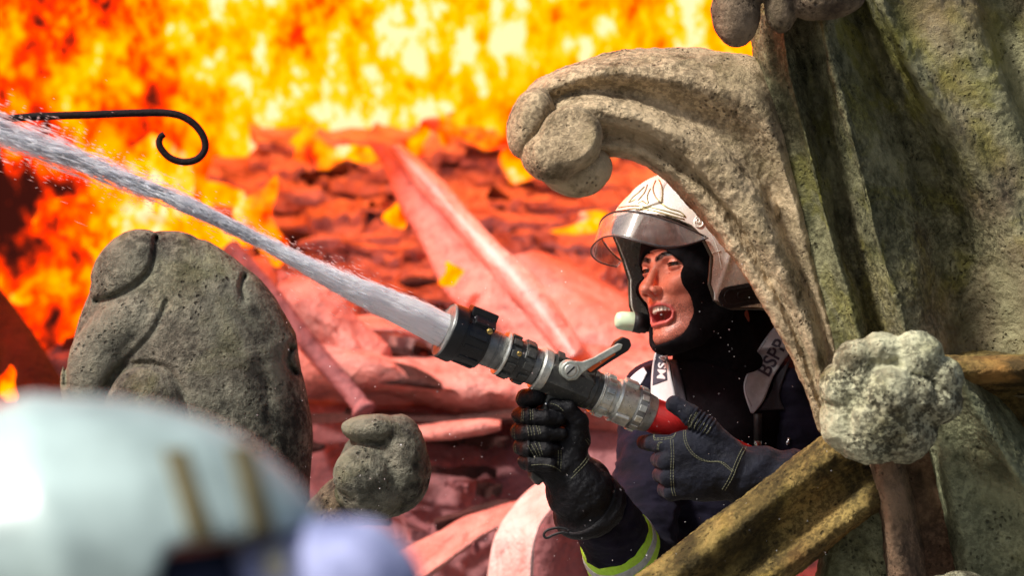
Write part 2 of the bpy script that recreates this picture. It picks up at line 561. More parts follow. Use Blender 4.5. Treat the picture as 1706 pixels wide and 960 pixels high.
METAL_PINK = scorched("haze_pink_sheet_metal", (.50, .13, .10), (.84, .36, .30), 9, .5, amt=.6, spec=.5, seed=7)  # warm pink stands in for firelight and haze on the metal
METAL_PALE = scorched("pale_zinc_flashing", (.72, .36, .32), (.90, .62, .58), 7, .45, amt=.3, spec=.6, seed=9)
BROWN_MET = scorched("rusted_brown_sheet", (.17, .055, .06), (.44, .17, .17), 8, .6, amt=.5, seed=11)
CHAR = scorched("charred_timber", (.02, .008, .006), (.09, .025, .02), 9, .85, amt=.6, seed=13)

roof = empty("collapsed_roof", at(800, 560, 2.0), "collapsed roof of stacked slates tinted a firelit pink behind the fallen beam", "roof")
# bed under the slates
n1, m1 = 110, 130
gx = np.linspace(-500, 1900, m1)
top = np.interp(gx, [-500, 60, 200, 435, 485, 540, 1900], [600, 600, 540, 500, 300, 228, 228])
top = top + 22 * noise(np.stack([gx / 60, gx * 0, gx * 0], -1)) + 9 * noise(np.stack([gx / 17, gx * 0, gx * 0 + 3], -1))
GX, GY = np.meshgrid(gx, np.arange(n1))
GY = top[None, :] + (1300 - top[None, :]) * (np.arange(n1)[:, None] / (n1 - 1))
Yb = np.interp(GY, [225, 560, 960, 1300], [2.75, 2.05, 1.75, 1.6])
Pn = np.stack([GX / 160, GY / 60, GX * 0], -1)
Yb = Yb - .12 * fbm(Pn, 1, 4, .55, 21)
Wt = at_arr(np.stack([GX, GY, Yb], -1)); Wb = Wt + np.array([0, .35, -.25])
n = n1 * m1
q = grid_faces(n1, m1, False)
edge = np.concatenate([np.arange(m1), np.arange(1, n1) * m1 + m1 - 1, (n1 - 1) * m1 + np.arange(m1 - 2, -1, -1), np.arange(n1 - 2, 0, -1) * m1])
e1 = np.roll(edge, -1)
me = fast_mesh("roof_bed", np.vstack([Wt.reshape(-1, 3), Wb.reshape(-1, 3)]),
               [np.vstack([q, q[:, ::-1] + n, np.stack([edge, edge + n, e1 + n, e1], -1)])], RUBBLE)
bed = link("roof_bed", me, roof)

rs = np.random.default_rng(11)
slate_me = []
for v in range(9):
    L, Wd, T = rs.uniform(.10, .24), rs.uniform(.07, .13), rs.uniform(.008, .02)
    k = 9
    x = np.linspace(-L / 2, L / 2, k)
    fr = -Wd / 2 + rs.normal(0, .011, k); bk = Wd / 2 + rs.normal(0, .008, k)
    zt = T / 2 + rs.normal(0, .0022, k); zb = -T / 2 + rs.normal(0, .0022, k)
    sag = -.02 * (x / L) ** 2 * rs.uniform(-1, 1)
    V = np.stack([np.stack([x, fr, zb + sag], -1), np.stack([x, fr, zt + sag], -1), np.stack([x, bk, zt + sag], -1), np.stack([x, bk, zb + sag], -1)], 1).reshape(-1, 3)
    q = grid_faces(k, 4, True)
    F = np.vstack([q, [[3, 2, 1, 0]], np.array([[0, 1, 2, 3]]) + 4 * (k - 1)])
    if signed_volume(V, [F]) < 0: F = F[:, ::-1]
    slate_me.append(fast_mesh("slate", V, [F], SLATE[v % 3], False))
cnt = 0
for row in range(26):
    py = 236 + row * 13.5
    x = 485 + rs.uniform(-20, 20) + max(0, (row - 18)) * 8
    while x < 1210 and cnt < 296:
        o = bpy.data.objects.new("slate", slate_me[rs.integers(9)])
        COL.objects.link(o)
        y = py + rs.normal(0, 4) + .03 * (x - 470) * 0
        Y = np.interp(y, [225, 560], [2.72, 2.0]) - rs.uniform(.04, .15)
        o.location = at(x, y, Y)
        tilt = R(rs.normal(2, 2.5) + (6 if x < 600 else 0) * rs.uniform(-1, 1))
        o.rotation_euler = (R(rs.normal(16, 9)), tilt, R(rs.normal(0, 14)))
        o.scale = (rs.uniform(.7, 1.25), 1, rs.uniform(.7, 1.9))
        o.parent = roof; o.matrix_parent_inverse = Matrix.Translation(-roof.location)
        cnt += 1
        x += rs.uniform(48, 100)

def strip(name, left, right, thick, mat, label=None, cat=None, n=40, m=14, bow=.0, disp=((6, 3, .012, 3, .5),), parent=None, group=None):
    """a bent sheet or flat beam between two edge curves, with real thickness (metres, backwards)"""
    L, Rr = np.asarray(left, float), np.asarray(right, float)
    mid = (L + Rr) / 2; mid[:, 2] -= bow
    b = np.array([0, 0, thick])
    o = loft(name, [L, mid, Rr, Rr + b, mid + b, L + b], n, m * 2, mat, parent, disp)
    return tag(o, label, cat, group) if label else o

# burnt battens and splinters among the slates
for k in range(70):
    x = rs.uniform(450, 1080); y = rs.uniform(250, 640)
    if k > 45: x = rs.uniform(520, 980); y = rs.uniform(690, 930)
    L = rs.uniform(.03, .16); n_ = 7
    xx_ = np.linspace(-L / 2, L / 2, n_); h_ = rs.uniform(.004, .012)
    ring_ = np.array([[-1, -1], [1, -1], [1, 1], [-1, 1]]) * h_
    V = np.concatenate([np.stack([np.full(4, a_), ring_[:, 0] * rs.uniform(.6, 1.3) , ring_[:, 1] * rs.uniform(.5, 1.3) + rs.normal(0, .003)], -1) for a_ in xx_])
    F = np.vstack([grid_faces(n_, 4, True), [[3, 2, 1, 0]], np.array([[0, 1, 2, 3]]) + 4 * (n_ - 1)])
    if signed_volume(V, [F]) < 0: F = F[:, ::-1]
    o = bpy.data.objects.new("batten", fast_mesh("batten", V, [F], CHAR if k % 3 else BROWN_MET, False)); COL.objects.link(o)
    Y = np.interp(y, [225, 560, 700, 960], [2.6, 1.86, 1.4, 1.2]) if y < 640 else np.interp(y, [690, 930], [1.38, 1.18])
    o.location = at(x, y, Y); o.rotation_euler = (rs.uniform(0, .5), R(rs.normal(4, 12)), R(rs.normal(0, 20)))
    o.parent = roof; o.matrix_parent_inverse = Matrix.Translation(-roof.location)

# the long beam, lit pink, running from under the flames down to the right
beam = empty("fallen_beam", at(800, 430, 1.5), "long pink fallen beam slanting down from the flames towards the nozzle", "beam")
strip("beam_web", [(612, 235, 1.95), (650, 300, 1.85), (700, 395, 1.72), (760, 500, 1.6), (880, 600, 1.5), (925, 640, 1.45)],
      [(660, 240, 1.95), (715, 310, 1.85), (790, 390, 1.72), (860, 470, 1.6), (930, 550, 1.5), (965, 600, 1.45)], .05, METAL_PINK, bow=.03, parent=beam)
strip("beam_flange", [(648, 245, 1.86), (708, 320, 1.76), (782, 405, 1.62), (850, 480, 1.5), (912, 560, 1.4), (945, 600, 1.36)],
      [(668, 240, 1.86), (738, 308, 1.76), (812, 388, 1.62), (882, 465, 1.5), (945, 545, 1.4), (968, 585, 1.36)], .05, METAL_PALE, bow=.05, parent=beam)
strip("bent_flashing", [(850, 430, 1.85), (890, 480, 1.75), (950, 560, 1.6), (1000, 640, 1.55), (1030, 760, 1.5)],
      [(900, 420, 1.95), (1000, 470, 1.85), (1100, 540, 1.75), (1200, 620, 1.7), (1320, 760, 1.7)], .02, METAL_PINK,
      "wide pale pink sheet of flashing lying right of the fallen beam", "metal sheet", bow=.06)
strip("bent_sheet", [(440, 430, 1.7), (470, 500, 1.6), (560, 560, 1.5), (640, 600, 1.45), (740, 600, 1.46), (880, 590, 1.46), (1100, 600, 1.46)],
      [(400, 520, 1.55), (430, 590, 1.5), (520, 640, 1.42), (620, 640, 1.38), (740, 680, 1.36), (880, 700, 1.36), (1100, 700, 1.36)], .03, METAL_PINK,
      "wavy salmon sheet of torn metal right of the carved leaf stone", "metal sheet", bow=.09, disp=((5, 4, .05, 8, .5),))
strip("bent_sheet", [(470, 455, 1.55), (520, 470, 1.5), (560, 500, 1.46), (590, 540, 1.42), (640, 590, 1.4)],
      [(460, 545, 1.5), (500, 550, 1.45), (530, 570, 1.42), (560, 600, 1.4), (600, 640, 1.38)], .03, METAL_PINK,
      "crumpled salmon flap of sheet metal hanging under the water jet", "metal sheet", bow=.05, disp=((7, 4, .04, 5, .5),))
strip("roof_ledge", [(545, 532, 1.62), (640, 528, 1.6), (740, 540, 1.6), (800, 560, 1.6)],
      [(548, 556, 1.5), (640, 552, 1.48), (740, 566, 1.48), (800, 584, 1.48)], .12, METAL_PINK,
      "short salmon ledge on the rubble just below the water jet", "ledge", bow=.02)
# slanting pipe
pp = catmull([(385, 415, 1.5), (450, 490, 1.42), (520, 580, 1.35), (585, 655, 1.3), (608, 688, 1.28)], 30)
o = tubes("fallen_pipe", [at_arr(pp)], [np.interp(np.arange(30), [0, 26, 27, 29], [.018, .016, .022, .022])], BROWN_MET, sides=14)
tag(o, "mauve brown pipe slanting down between the carved leaf stone and the small stone knob", "pipe")
# dark strip for the shade in the opening under the bent sheet, lower panels, dark joint, pale rib
strip("opening_shade", [(575, 598, 1.36), (620, 600, 1.34), (680, 612, 1.34), (735, 640, 1.34)],
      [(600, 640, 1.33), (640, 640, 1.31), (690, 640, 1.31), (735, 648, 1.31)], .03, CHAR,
      "dark strip standing for the shaded opening under the wavy salmon sheet", "metal sheet", n=24, m=8)
strip("metal_panel", [(430, 690, 1.5), (600, 700, 1.45), (760, 702, 1.42), (900, 690, 1.4), (1060, 680, 1.4), (1300, 640, 1.4)],
      [(430, 1120, 1.3), (600, 1120, 1.25), (760, 1120, 1.22), (900, 1120, 1.2), (1060, 1120, 1.2), (1300, 1100, 1.2)], .03, BROWN_MET,
      "large mauve brown metal panel behind the gloved fist", "metal sheet", n=40, m=24, bow=.04)
strip("panel_seam", [(500, 690, 1.38), (640, 686, 1.36), (760, 690, 1.34), (880, 682, 1.32)],
      [(500, 708, 1.34), (640, 702, 1.32), (760, 704, 1.3), (880, 696, 1.3)], .03, CHAR,
      "dark seam strip along the top of the mauve panel", "metal strip", n=24, m=8)
strip("pale_rib", [(690, 712, 1.28), (740, 704, 1.27), (800, 700, 1.26), (834, 702, 1.26)],
      [(690, 736, 1.26), (740, 732, 1.24), (800, 722, 1.24), (834, 716, 1.24)], .03, METAL_PINK,
      "short pale rib right of the small stone knob", "metal strip", n=24, m=8, bow=.02)
strip("curved_flashing", [(560, 975, 1.1), (700, 905, 1.1), (790, 860, 1.1), (860, 838, 1.1), (900, 836, 1.1)],
      [(560, 1050, 1.0), (710, 960, 1.0), (790, 900, 1.0), (850, 868, 1.0), (900, 858, 1.0)], .012, METAL_PINK,
      "low pink arc of flashing beneath the small stone knob", "metal sheet", bow=.0)
strip("curved_flashing", [(815, 1010, .9), (818, 950, .9), (826, 900, .9), (850, 855, .92), (895, 808, .95), (940, 785, 1.0)],
      [(880, 1010, .80), (884, 950, .80), (888, 900, .80), (905, 862, .82), (940, 825, .86), (980, 805, .92)], .012, METAL_PALE,
      "upright curving white band of flashing left of the forearm", "metal sheet", bow=.0)
strip("rusty_sheet", [(885, 1020, .98), (888, 900, .98), (905, 860, 1.0), (940, 820, 1.02)],
      [(1000, 1020, .98), (1000, 900, .98), (1000, 850, 1.0), (1000, 800, 1.02)], .03, BROWN_MET,
      "rusty brown panel beside the upright white band", "metal sheet", n=24, m=10)
# charred beams at the left
strip("charred_beam", [(-120, 330, 1.9), (-20, 470, 1.7), (60, 570, 1.5), (120, 660, 1.4), (170, 740, 1.35)],
      [(-120, 450, 1.85), (-50, 560, 1.65), (10, 640, 1.45), (60, 720, 1.35), (90, 790, 1.3)], .08, CHAR,
      "thick charred beam left of the carved leaf stone", "beam", bow=.06)
strip("charred_beam", [(108, 565, 1.9), (140, 560, 1.9), (200, 575, 1.9)], [(100, 585, 1.88), (140, 582, 1.88), (200, 600, 1.88)], .05, CHAR,
      "short charred batten end behind the left edge of the leaf stone", "beam", n=14, m=6)
# loose lumps of debris
rk = [(500, 330, 2.2, 40), (470, 395, 2.1, 34), (530, 405, 2.0, 30), (610, 500, 1.8, 26), (505, 745, 1.3, 30), (820, 520, 1.7, 26), (690, 470, 1.8, 24)]
lab = ["pinkish slate lump under the flames left of the beam", "dark lump where flames meet the slates", "broad lump above the water jet", "lump just above the middle of the jet", "dark lump between leaf stone and knob", "lump left of the beam's lower half", "dark lump under the jet's thick end"]
for (x, y, Y, r), lb in zip(rk, lab):
    bm = bmesh.new(); bmesh.ops.create_icosphere(bm, subdivisions=3, radius=r * S)
    P = np.array([v.co[:] for v in bm.verts]) + np.array([x, y, 0]) * .01
    dn = fbm(P, 28, 3, .5, x)
    for v, k in zip(bm.verts, dn): v.co = Vector((v.co.x * 1.5, v.co.y, v.co.z * .5)) * (1 + k * .8)
    me = bpy.data.meshes.new("debris_lump"); bm.to_mesh(me); bm.free(); me.materials.append(CHAR if 'dark' in lb else SLATE[1])
    for p in me.polygons: p.use_smooth = True
    o = link("debris_lump", me); o.location = at(x, y, Y); tag(o, lb, "debris", "lumps of debris on the burnt roof")

# ================================================================== CARVED STONE, RIGHT
ST_ARM = stone_mat("weathered_limestone_arm", (.64, .49, .30), (.17, .12, .06), moss_amt=.28, stain_amt=.25, lichen=.5, seed=1, soot=.25, mid0=.33)
ST_BODY = stone_mat("weathered_limestone_shaft", (.31, .29, .155), (.075, .075, .034), moss=(.22, .20, .03), moss_amt=.75, stain=(.46, .28, .19), stain_amt=.45, lichen=.55, seed=4)
ST_KNOB = stone_mat("pale_crusted_limestone", (.60, .59, .39), (.115, .10, .055), moss=(.25, .24, .07), moss_amt=.5, stain_amt=.15, lichen=.85, seed=7, fine=1.0, mid0=.38)
ST_BEAM = stone_mat("mossy_brown_limestone", (.34, .24, .075), (.06, .043, .014), moss=(.24, .18, .03), moss_amt=.6, stain=(.55, .25, .07), stain_amt=.6, lichen=.6, seed=9, soot=.9, mid0=.38)
ST_LEG = stone_mat("green_grey_limestone", (.36, .37, .21), (.11, .115, .06), moss=(.14, .13, .04), moss_amt=.4, stain_amt=.2, lichen=.4, seed=12)
ST_RED = stone_mat("reddish_brown_limestone", (.36, .22, .13), (.10, .065, .04), moss_amt=.2, stain=(.22, .09, .04), stain_amt=.5, lichen=.5, seed=14)  # own brown of the strut and recess stone
ST_LEFT = stone_mat("grey_green_limestone", (.22, .21, .155), (.036, .036, .028), moss=(.22, .22, .09), moss_amt=.4, stain=(.2, .13, .1), stain_amt=.2, lichen=.55, seed=17, fine=.8)
ST_CROCK = stone_mat("dark_brown_limestone", (.30, .22, .14), (.06, .04, .03), moss_amt=.2, stain_amt=.2, lichen=.4, seed=20)

pinn = empty("carved_stone_pinnacle", at(1480, 960, .1), "massive weathered stone pinnacle with a curling scroll arm, filling the right side", "pinnacle")
RD = [(9, 3, .006, 1, .5), (45, 4, .0035, 2, .6), (160, 3, .0016, 3, .6)]

# shaft: folds running down and flaring to the right
def col(xs, ys, Y): return [(x, y, Y if not hasattr(Y, '__len__') else Y[i]) for i, (x, y) in enumerate(zip(xs, ys))]
ys = (-60, 100, 250, 400, 520, 660)
shaft = [
    col((1245, 1256, 1278, 1305, 1345, 1380), ys, .03),
    col((1262, 1270, 1295, 1328, 1366, 1400), ys, -.075),
    col((1285, 1294, 1322, 1360, 1395, 1425), ys, -.10),
    col((1289, 1305, 1341, 1378, 1413, 1443), ys, -.118),
    col((1296, 1312, 1348, 1385, 1420, 1450), ys, -.135),
    col((1303, 1319, 1355, 1392, 1427, 1457), ys, -.112),
    col((1318, 1342, 1378, 1412, 1446, 1480), ys, -.06),
    col((1342, 1366, 1400, 1440, 1476, 1505), ys, -.10),
    col((1345, 1377, 1418, 1455, 1493, 1523), ys, -.132),
    col((1352, 1384, 1425, 1462, 1500, 1530), ys, -.152),
    col((1359, 1391, 1433, 1470, 1508, 1538), ys, -.135),
    col((1370, 1412, 1462, 1510, 1545, 1580), ys, -.10),
    col((1400, 1462, 1528, 1582, 1610, 1640), ys, -.005),
    col((1425, 1492, 1570, 1640, 1680, 1720), ys, -.05),
    col((1440, 1512, 1608, 1700, 1760, 1810), ys, -.105),
    col((1470, 1548, 1650, 1750, 1815, 1870), ys, -.075),
    col((1560, 1640, 1710, 1800, 1880, 1950), ys, -.06),
    col((1650, 1690, 1740, 1850, 1930, 2000), ys, .02),
    col((1760, 1790, 1850, 1930, 2000, 2080), ys, -.03),
    col((1860, 1890, 1950, 2030, 2100, 2180), ys, .10),
    col((1800, 1830, 1880, 1950, 2020, 2080), ys, .45),
    col((1360, 1390, 1430, 1480, 1520, 1560), ys, .40),
    col((1290, 1300, 1320, 1350, 1390, 1420), ys, .12)]
loft("shaft", shaft, 300, 640, ST_BODY, pinn, RD)

arm = [
    [(858, 200, -.06), (880, 150, -.05), (930, 119, -.05), (1000, 97, -.05), (1065, 88, -.05), (1180, 91, -.05), (1290, 125, -.04), (1345, 300, -.03), (1385, 450, -.03), (1415, 600, -.03), (1440, 760, -.03)],
    [(864, 212, -.09), (888, 165, -.10), (936, 137, -.11), (1000, 120, -.12), (1065, 120, -.12), (1165, 138, -.12), (1262, 175, -.12), (1315, 300, -.11), (1350, 440, -.10), (1390, 580, -.09), (1425, 740, -.08)],
    [(875, 225, -.10), (900, 190, -.095), (945, 160, -.095), (1000, 152, -.095), (1060, 160, -.09), (1148, 190, -.085), (1232, 240, -.085), (1283, 310, -.08), (1325, 430, -.08), (1375, 562, -.08), (1405, 727, -.08)],
    [(885, 235, -.15), (910, 215, -.15), (950, 190, -.15), (1000, 180, -.15), (1060, 190, -.15), (1138, 222, -.145), (1208, 268, -.145), (1256, 338, -.14), (1302, 440, -.13), (1356, 570, -.12), (1392, 724, -.12)],
    [(893, 245, -.15), (918, 230, -.15), (955, 213, -.14), (1000, 206, -.14), (1062, 215, -.14), (1125, 248, -.14), (1186, 300, -.14), (1236, 368, -.13), (1284, 455, -.12), (1342, 577, -.115), (1385, 721, -.11)],
    [(897, 250, -.13), (922, 236, -.12), (957, 222, -.105), (1000, 219, -.105), (1061, 228, -.105), (1120, 261, -.105), (1179, 312, -.105), (1230, 378, -.10), (1279, 462, -.10), (1337, 580, -.10), (1381, 720, -.10)],
    [(900, 256, -.12), (926, 245, -.12), (960, 240, -.12), (1000, 242, -.12), (1060, 250, -.12), (1111, 280, -.12), (1166, 323, -.12), (1218, 394, -.12), (1268, 472, -.115), (1326, 584, -.11), (1374, 719, -.105)],
    [(905, 262, -.09), (932, 264, -.09), (962, 262, -.09), (1005, 257, -.09), (1058, 266, -.09), (1104, 292, -.09), (1152, 331, -.09), (1205, 402, -.09), (1256, 480, -.09), (1314, 588, -.09), (1366, 718, -.09)],
    [(915, 255, .0), (940, 252, .0), (970, 248, .0), (1005, 246, .0), (1062, 255, .0), (1112, 284, .0), (1160, 325, .0), (1215, 396, .0), (1266, 474, .0), (1324, 582, .0), (1374, 716, .0)],
    [(870, 200, .0), (890, 160, .01), (935, 130, .01), (1000, 106, .01), (1065, 97, .01), (1170, 105, .01), (1280, 145, .01), (1335, 310, .01), (1380, 450, .01), (1410, 600, .01), (1430, 740, .01)]]
loft("scroll_arm", arm, 420, 200, ST_ARM, pinn, RD)

def lumps(name, Y0, lo, hi, h, prims, mat, parent, k=6, noise_amp=2.5, nscale=.03, fine=.8, extra=None):
    f = Field(lo, hi, h, Y0)
    d = None
    for p in prims:
        c, r, a = p[0], p[1], (p[2] if len(p) > 2 else 0)
        e = ell(f.P, c, r, rz(a) if a else None)
        d = e if d is None else smin(d, e, k)
    if extra: d = extra(f.P, d)
    d = d + noise_amp * fbm(f.P, nscale, 4, .6, 3) + fine * fbm(f.P, .16, 2, .6, 8)
    f.d = d
    return f.mesh(name, mat, parent)

# curled tip of the arm: a left lobe, the blunt front boss and the lobe below
lumps("scroll_lobe", -.11, (830, 110, -75), (1060, 345, 75), 2.2,
      [((884, 205, 6), (38, 62, 60), 18), ((905, 262, -5), (36, 44, 50), -35)], ST_ARM, pinn, k=4)
def flatface(P, d):
    n = np.array([-.10, -.22, -.97]); n /= np.linalg.norm(n)
    pl = (P - np.array([955, 225, -66], np.float32)) @ n.astype(np.float32)
    return smax(d, pl, 2.5)
lumps("scroll_boss", -.12, (850, 150, -95), (1030, 345, 60), 2.0,
      [((950, 232, -30), (54, 56, 60), 25), ((914, 266, -22), (46, 36, 50), 40)], ST_ARM, pinn, k=18, extra=flatface)
lumps("scroll_lobe", -.10, (850, 220, -75), (1060, 350, 75), 2.2,
      [((975, 288, 5), (50, 38, 52), -35), ((935, 285, 5), (38, 34, 52), 30)], ST_ARM, pinn, k=12)

# top crocket
lumps("crocket", -.17, (1160, -120, -80), (1470, 100, 80), 3.0,
      [((1226, 22, 0), (42, 56, 45), 0), ((1240, -40, 0), (55, 50, 55)), ((1300, 14, -8), (27, 42, 36), 0), ((1375, -8, -5), (68, 42, 50), -6), ((1330, -50, 0), (90, 50, 60))],
      ST_CROCK, pinn, k=5, noise_amp=3.5)

# rough foliage boss in front, right of centre
kn = [((1480, 668, 10), (98, 92, 80)), ((1405, 645, -12), (42, 46, 45)), ((1425, 600, -15), (42, 34, 45), -30), ((1470, 585, -20), (38, 32, 42)),
      ((1527, 592, -28), (42, 42, 42)), ((1572, 632, -20), (32, 36, 40)), ((1562, 668, -15), (42, 40, 45)), ((1440, 730, -5), (58, 42, 55), 25), ((1510, 725, 0), (52, 46, 55), -30),
      ((1405, 700, -5), (40, 50, 45)), ((1430, 635, -48), (12, 22, 14), 15), ((1480, 650, -60), (40, 40, 24)), ((1455, 700, -50), (42, 40, 22)), ((1525, 655, -55), (30, 26, 20))]
lumps("foliage_boss", -.24, (1345, 530, -110), (1625, 800, 110), 2.4, kn, ST_KNOB, pinn, k=7, noise_amp=5.5, nscale=.04, fine=1.7)

# sloping moulded rail
T = np.array([(1020, 993), (1120, 918), (1250, 820), (1330, 759), (1395, 712)], float)
nrm = np.array([.606, .796])
def off(k, Y, sh=0):
    return [(x + nrm[0] * k, y + nrm[1] * k, Y) for x, y in T]
rail = [off(0, -.14), off(14, -.175), off(36, -.19), off(56, -.175), off(72, -.15), off(90, -.145), off(110, -.165), off(130, -.185), off(146, -.18), off(153, -.15), off(150, -.05), off(60, .0), off(6, -.06)]
loft("sloping_rail", rail, 330, 200, ST_BEAM, pinn, RD)
# strut under the boss, recess and pier behind
def vert(xs, ys2, Y): return [(x, y, Y) for x, y in zip(xs, ys2)]
y3 = (740, 860, 1000)
loft("strut", [vert((1446, 1466, 1484), y3, -.14), vert((1456, 1478, 1498), y3, -.20), vert((1482, 1506, 1530), y3, -.185), vert((1494, 1522, 1548), y3, -.12), vert((1494, 1522, 1548), y3, .0), vert((1446, 1466, 1484), y3, .0)],
     110, 90, ST_RED, pinn, RD)
loft("pier", [vert((1400, 1385, 1362), (800, 880, 1010), -.06), vert((1412, 1400, 1376), (800, 880, 1010), -.11), vert((1480, 1480, 1480), (800, 880, 1010), -.11), vert((1500, 1500, 1500), (800, 880, 1010), .0), vert((1400, 1385, 1362), (800, 880, 1010), .04)],
     90, 90, ST_LEG, pinn, RD)
loft("recess_back", [vert((1480, 1490, 1500), y3, -.04), vert((1650, 1650, 1650), y3, -.03), vert((1650, 1650, 1650), y3, .08), vert((1480, 1490, 1500), y3, .08)], 60, 60, ST_RED, pinn, RD)
yl = (610, 720, 840, 1000)
leg = [vert((1500, 1538, 1570, 1600), yl, -.05), vert((1515, 1552, 1588, 1618), yl, -.12), vert((1540, 1590, 1640, 1680), yl, -.125), vert((1562, 1622, 1690, 1750), yl, -.15), vert((1585, 1648, 1722, 1800), yl, -.19),
       vert((1600, 1668, 1748, 1840), yl, -.16), vert((1615, 1690, 1775, 1870), yl, -.08), vert((1625, 1700, 1790, 1890), yl, .0), vert((1500, 1538, 1570, 1600), yl, .05)]
loft("flaring_leg", leg, 200, 190, ST_LEG, pinn, RD)
xs = (1574, 1640, 1740, 1900)
def hor(y, Y): return [(x, y - (x - 1640) * .02, Y) for x in xs]
loft("string_course", [hor(592, -.08), hor(600, -.16), hor(618, -.185), hor(636, -.16), hor(646, -.09), hor(670, -.03), hor(700, -.02), hor(720, -.03), hor(735, -.05), hor(752, -.05), hor(765, -.03), hor(765, .1), hor(592, .1)],
     150, 220, ST_BEAM, pinn, RD)
loft("lower_course", [hor(764, -.1), hor(790, -.05), hor(900, -.04), hor(1010, -.04), hor(1010, .1), hor(764, .1)], 80, 80, ST_LEG, pinn, RD)
lumps("foliage_boss", -.28, (1520, 930, -60), (1670, 1060, 60), 2.4, [((1600, 996, 0), (56, 44, 40)), ((1560, 990, -5), (30, 30, 30))], ST_KNOB, pinn, k=6, noise_amp=3)

# ================================================================== CARVED STONES, LEFT
ls = empty("carved_leaf_stone", at(300, 900, .35), "large grey carved leaf-bud stone standing left in front of the flames", "stone carving")
def leafbody(P, d):
    return d
fld = Field((85, 365, -170), (540, 960, 130), 3.2, .35)
P = fld.P
Q = P.copy(); Q[..., 2] *= 1.5
d0 = chain(Q, [(280, 502, 0), (302, 600, 10), (308, 720, 20), (308, 930, 20)], [118, 188, 205, 210], 30)
d0 = np.minimum(d0, 1e3)
# leaves laid over the bud, then the carved creases between them
for (c, r, rot, k) in (((222, 462, -30), (66, 84, 54), 30, 8), ((212, 548, -62), (82, 52, 50), -36, 3), ((165, 612, -66), (54, 84, 50), 22, 14), ((246, 694, -112), (72, 88, 48), 0, 3)):
    d0 = smin(d0, ell(P, c, r, rz(rot)), k)
def crease(P, pts, w, depth):
    X = P[:, :, 0, :2]; best = None
    Q2 = catmull(np.array(pts, float), 30)
    for i in range(29):
        a_, b_ = Q2[i], Q2[i + 1]; ba = b_ - a_
        t_ = np.clip(((X - a_) @ ba) / (ba @ ba), 0, 1)
        e_ = np.linalg.norm(X - a_ - t_[..., None] * ba, axis=-1)
        best = e_ if best is None else np.minimum(best, e_)
    return (np.exp(-(best / w) ** 2) * depth)[:, :, None] * (P[..., 2] < 40)
for pts, w_, dp in (([(262, 398), (262, 420), (252, 455), (224, 480), (190, 496), (165, 502)], 5, 11), ([(284, 503), (262, 552), (222, 596), (188, 632), (178, 690)], 5, 12),
                    ([(184, 650), (210, 614), (250, 604), (290, 618), (314, 660), (316, 720)], 5, 11), ([(150, 470), (132, 520), (118, 580), (116, 640)], 4, 8),
                    ([(408, 462), (404, 480), (410, 500)], 5, 12), ([(486, 580), (480, 600), (492, 622)], 5, 12), ([(330, 400), (352, 470), (372, 560), (380, 640)], 9, 3.5), ([(400, 500), (432, 580), (450, 660), (455, 740)], 9, 3.5)):
    d0 = d0 + crease(P, pts, w_, dp)
d0 = d0 + 1.6 * fbm(P, .03, 4, .6, 12)
fld.d = d0
fld.mesh("stone_body", ST_LEFT, ls)

sk = empty("stone_crocket", at(620, 860, .2), "small round carved stone knob behind the blurred helmet's shoulder", "stone carving")
lumps("knob_body", .2, (520, 670, -100), (730, 900, 100), 2.2,
      [((640, 785, 15), (78, 80, 70)), ((672, 765, -12), (40, 76, 52), -6), ((625, 715, -18), (56, 26, 48)), ((606, 790, -38), (50, 48, 40)), ((620, 820, -10), (62, 44, 55))],
      ST_LEFT, sk, k=7, noise_amp=3.5)
lumps("knob_stem", .22, (480, 760, -60), (640, 960, 60), 2.6, [((580, 825, 10), (50, 36, 40), -25), ((545, 870, 10), (44, 60, 40), 30)], ST_CROCK, sk, k=14, noise_amp=3)

# ================================================================== IRON SCROLL
IRON = plain("black_wrought_iron", (.012, .008, .008), .7, .6, .4, vary=.3, bumpd=.003, bscale=300)
sp = [(-120, 205), (-20, 200), (60, 194), (150, 191), (230, 188), (285, 189), (315, 200), (336, 222), (342, 246), (330, 264), (308, 270), (285, 264), (270, 250), (265, 238), (268, 228), (274, 223)]
sp = catmull([(x, y, .45) for x, y in sp], 120)
o = tubes("iron_scroll", [at_arr(sp)], [np.interp(np.arange(120), [0, 40, 100, 119], [.0066, .0062, .0058, .005])], IRON, sides=12)
tag(o, "thin black wrought iron rod ending in a curl, against the flames", "iron scroll")

# ================================================================== DRAPING (straps, stitches and letters laid on a surface)
CAM = Vector((0, -D, 0))
def bvh_of(*objs):
    V, F = [], []
    for o in objs:
        b = len(V)
        mw = world_of(o)
        V += [mw @ v.co for v in o.data.vertices]
        F += [[b + i for i in p.vertices] for p in o.data.polygons]
    return BVHTree.FromPolygons(V, F)
def world_of(o):
    m = Matrix.LocRotScale(o.location, o.rotation_euler, o.scale)
    q = o
    while q.parent is not None:
        m = Matrix.LocRotScale(q.parent.location, q.parent.rotation_euler, q.parent.scale) @ q.matrix_parent_inverse @ m
        q = q.parent
    return m
def hit(bvh, px, py, lift=0.0, default=None):
    d = (at(px, py, 0) - CAM).normalized()
    h = bvh.ray_cast(CAM, d)
    if h[0] is None: return default
    return h[0] - d * lift
def drape_line(bvh, pts, n, lift):
    out = []
    for x, y in catmull(np.array(pts, float), n):
        h = hit(bvh, x, y, lift)
        if h is not None: out.append(np.array(h))
    return np.array(out)
def smooth1(P, k=2):
    for _ in range(k):
        P[1:-1] = (P[:-2] + 2 * P[1:-1] + P[2:]) / 4
    return P
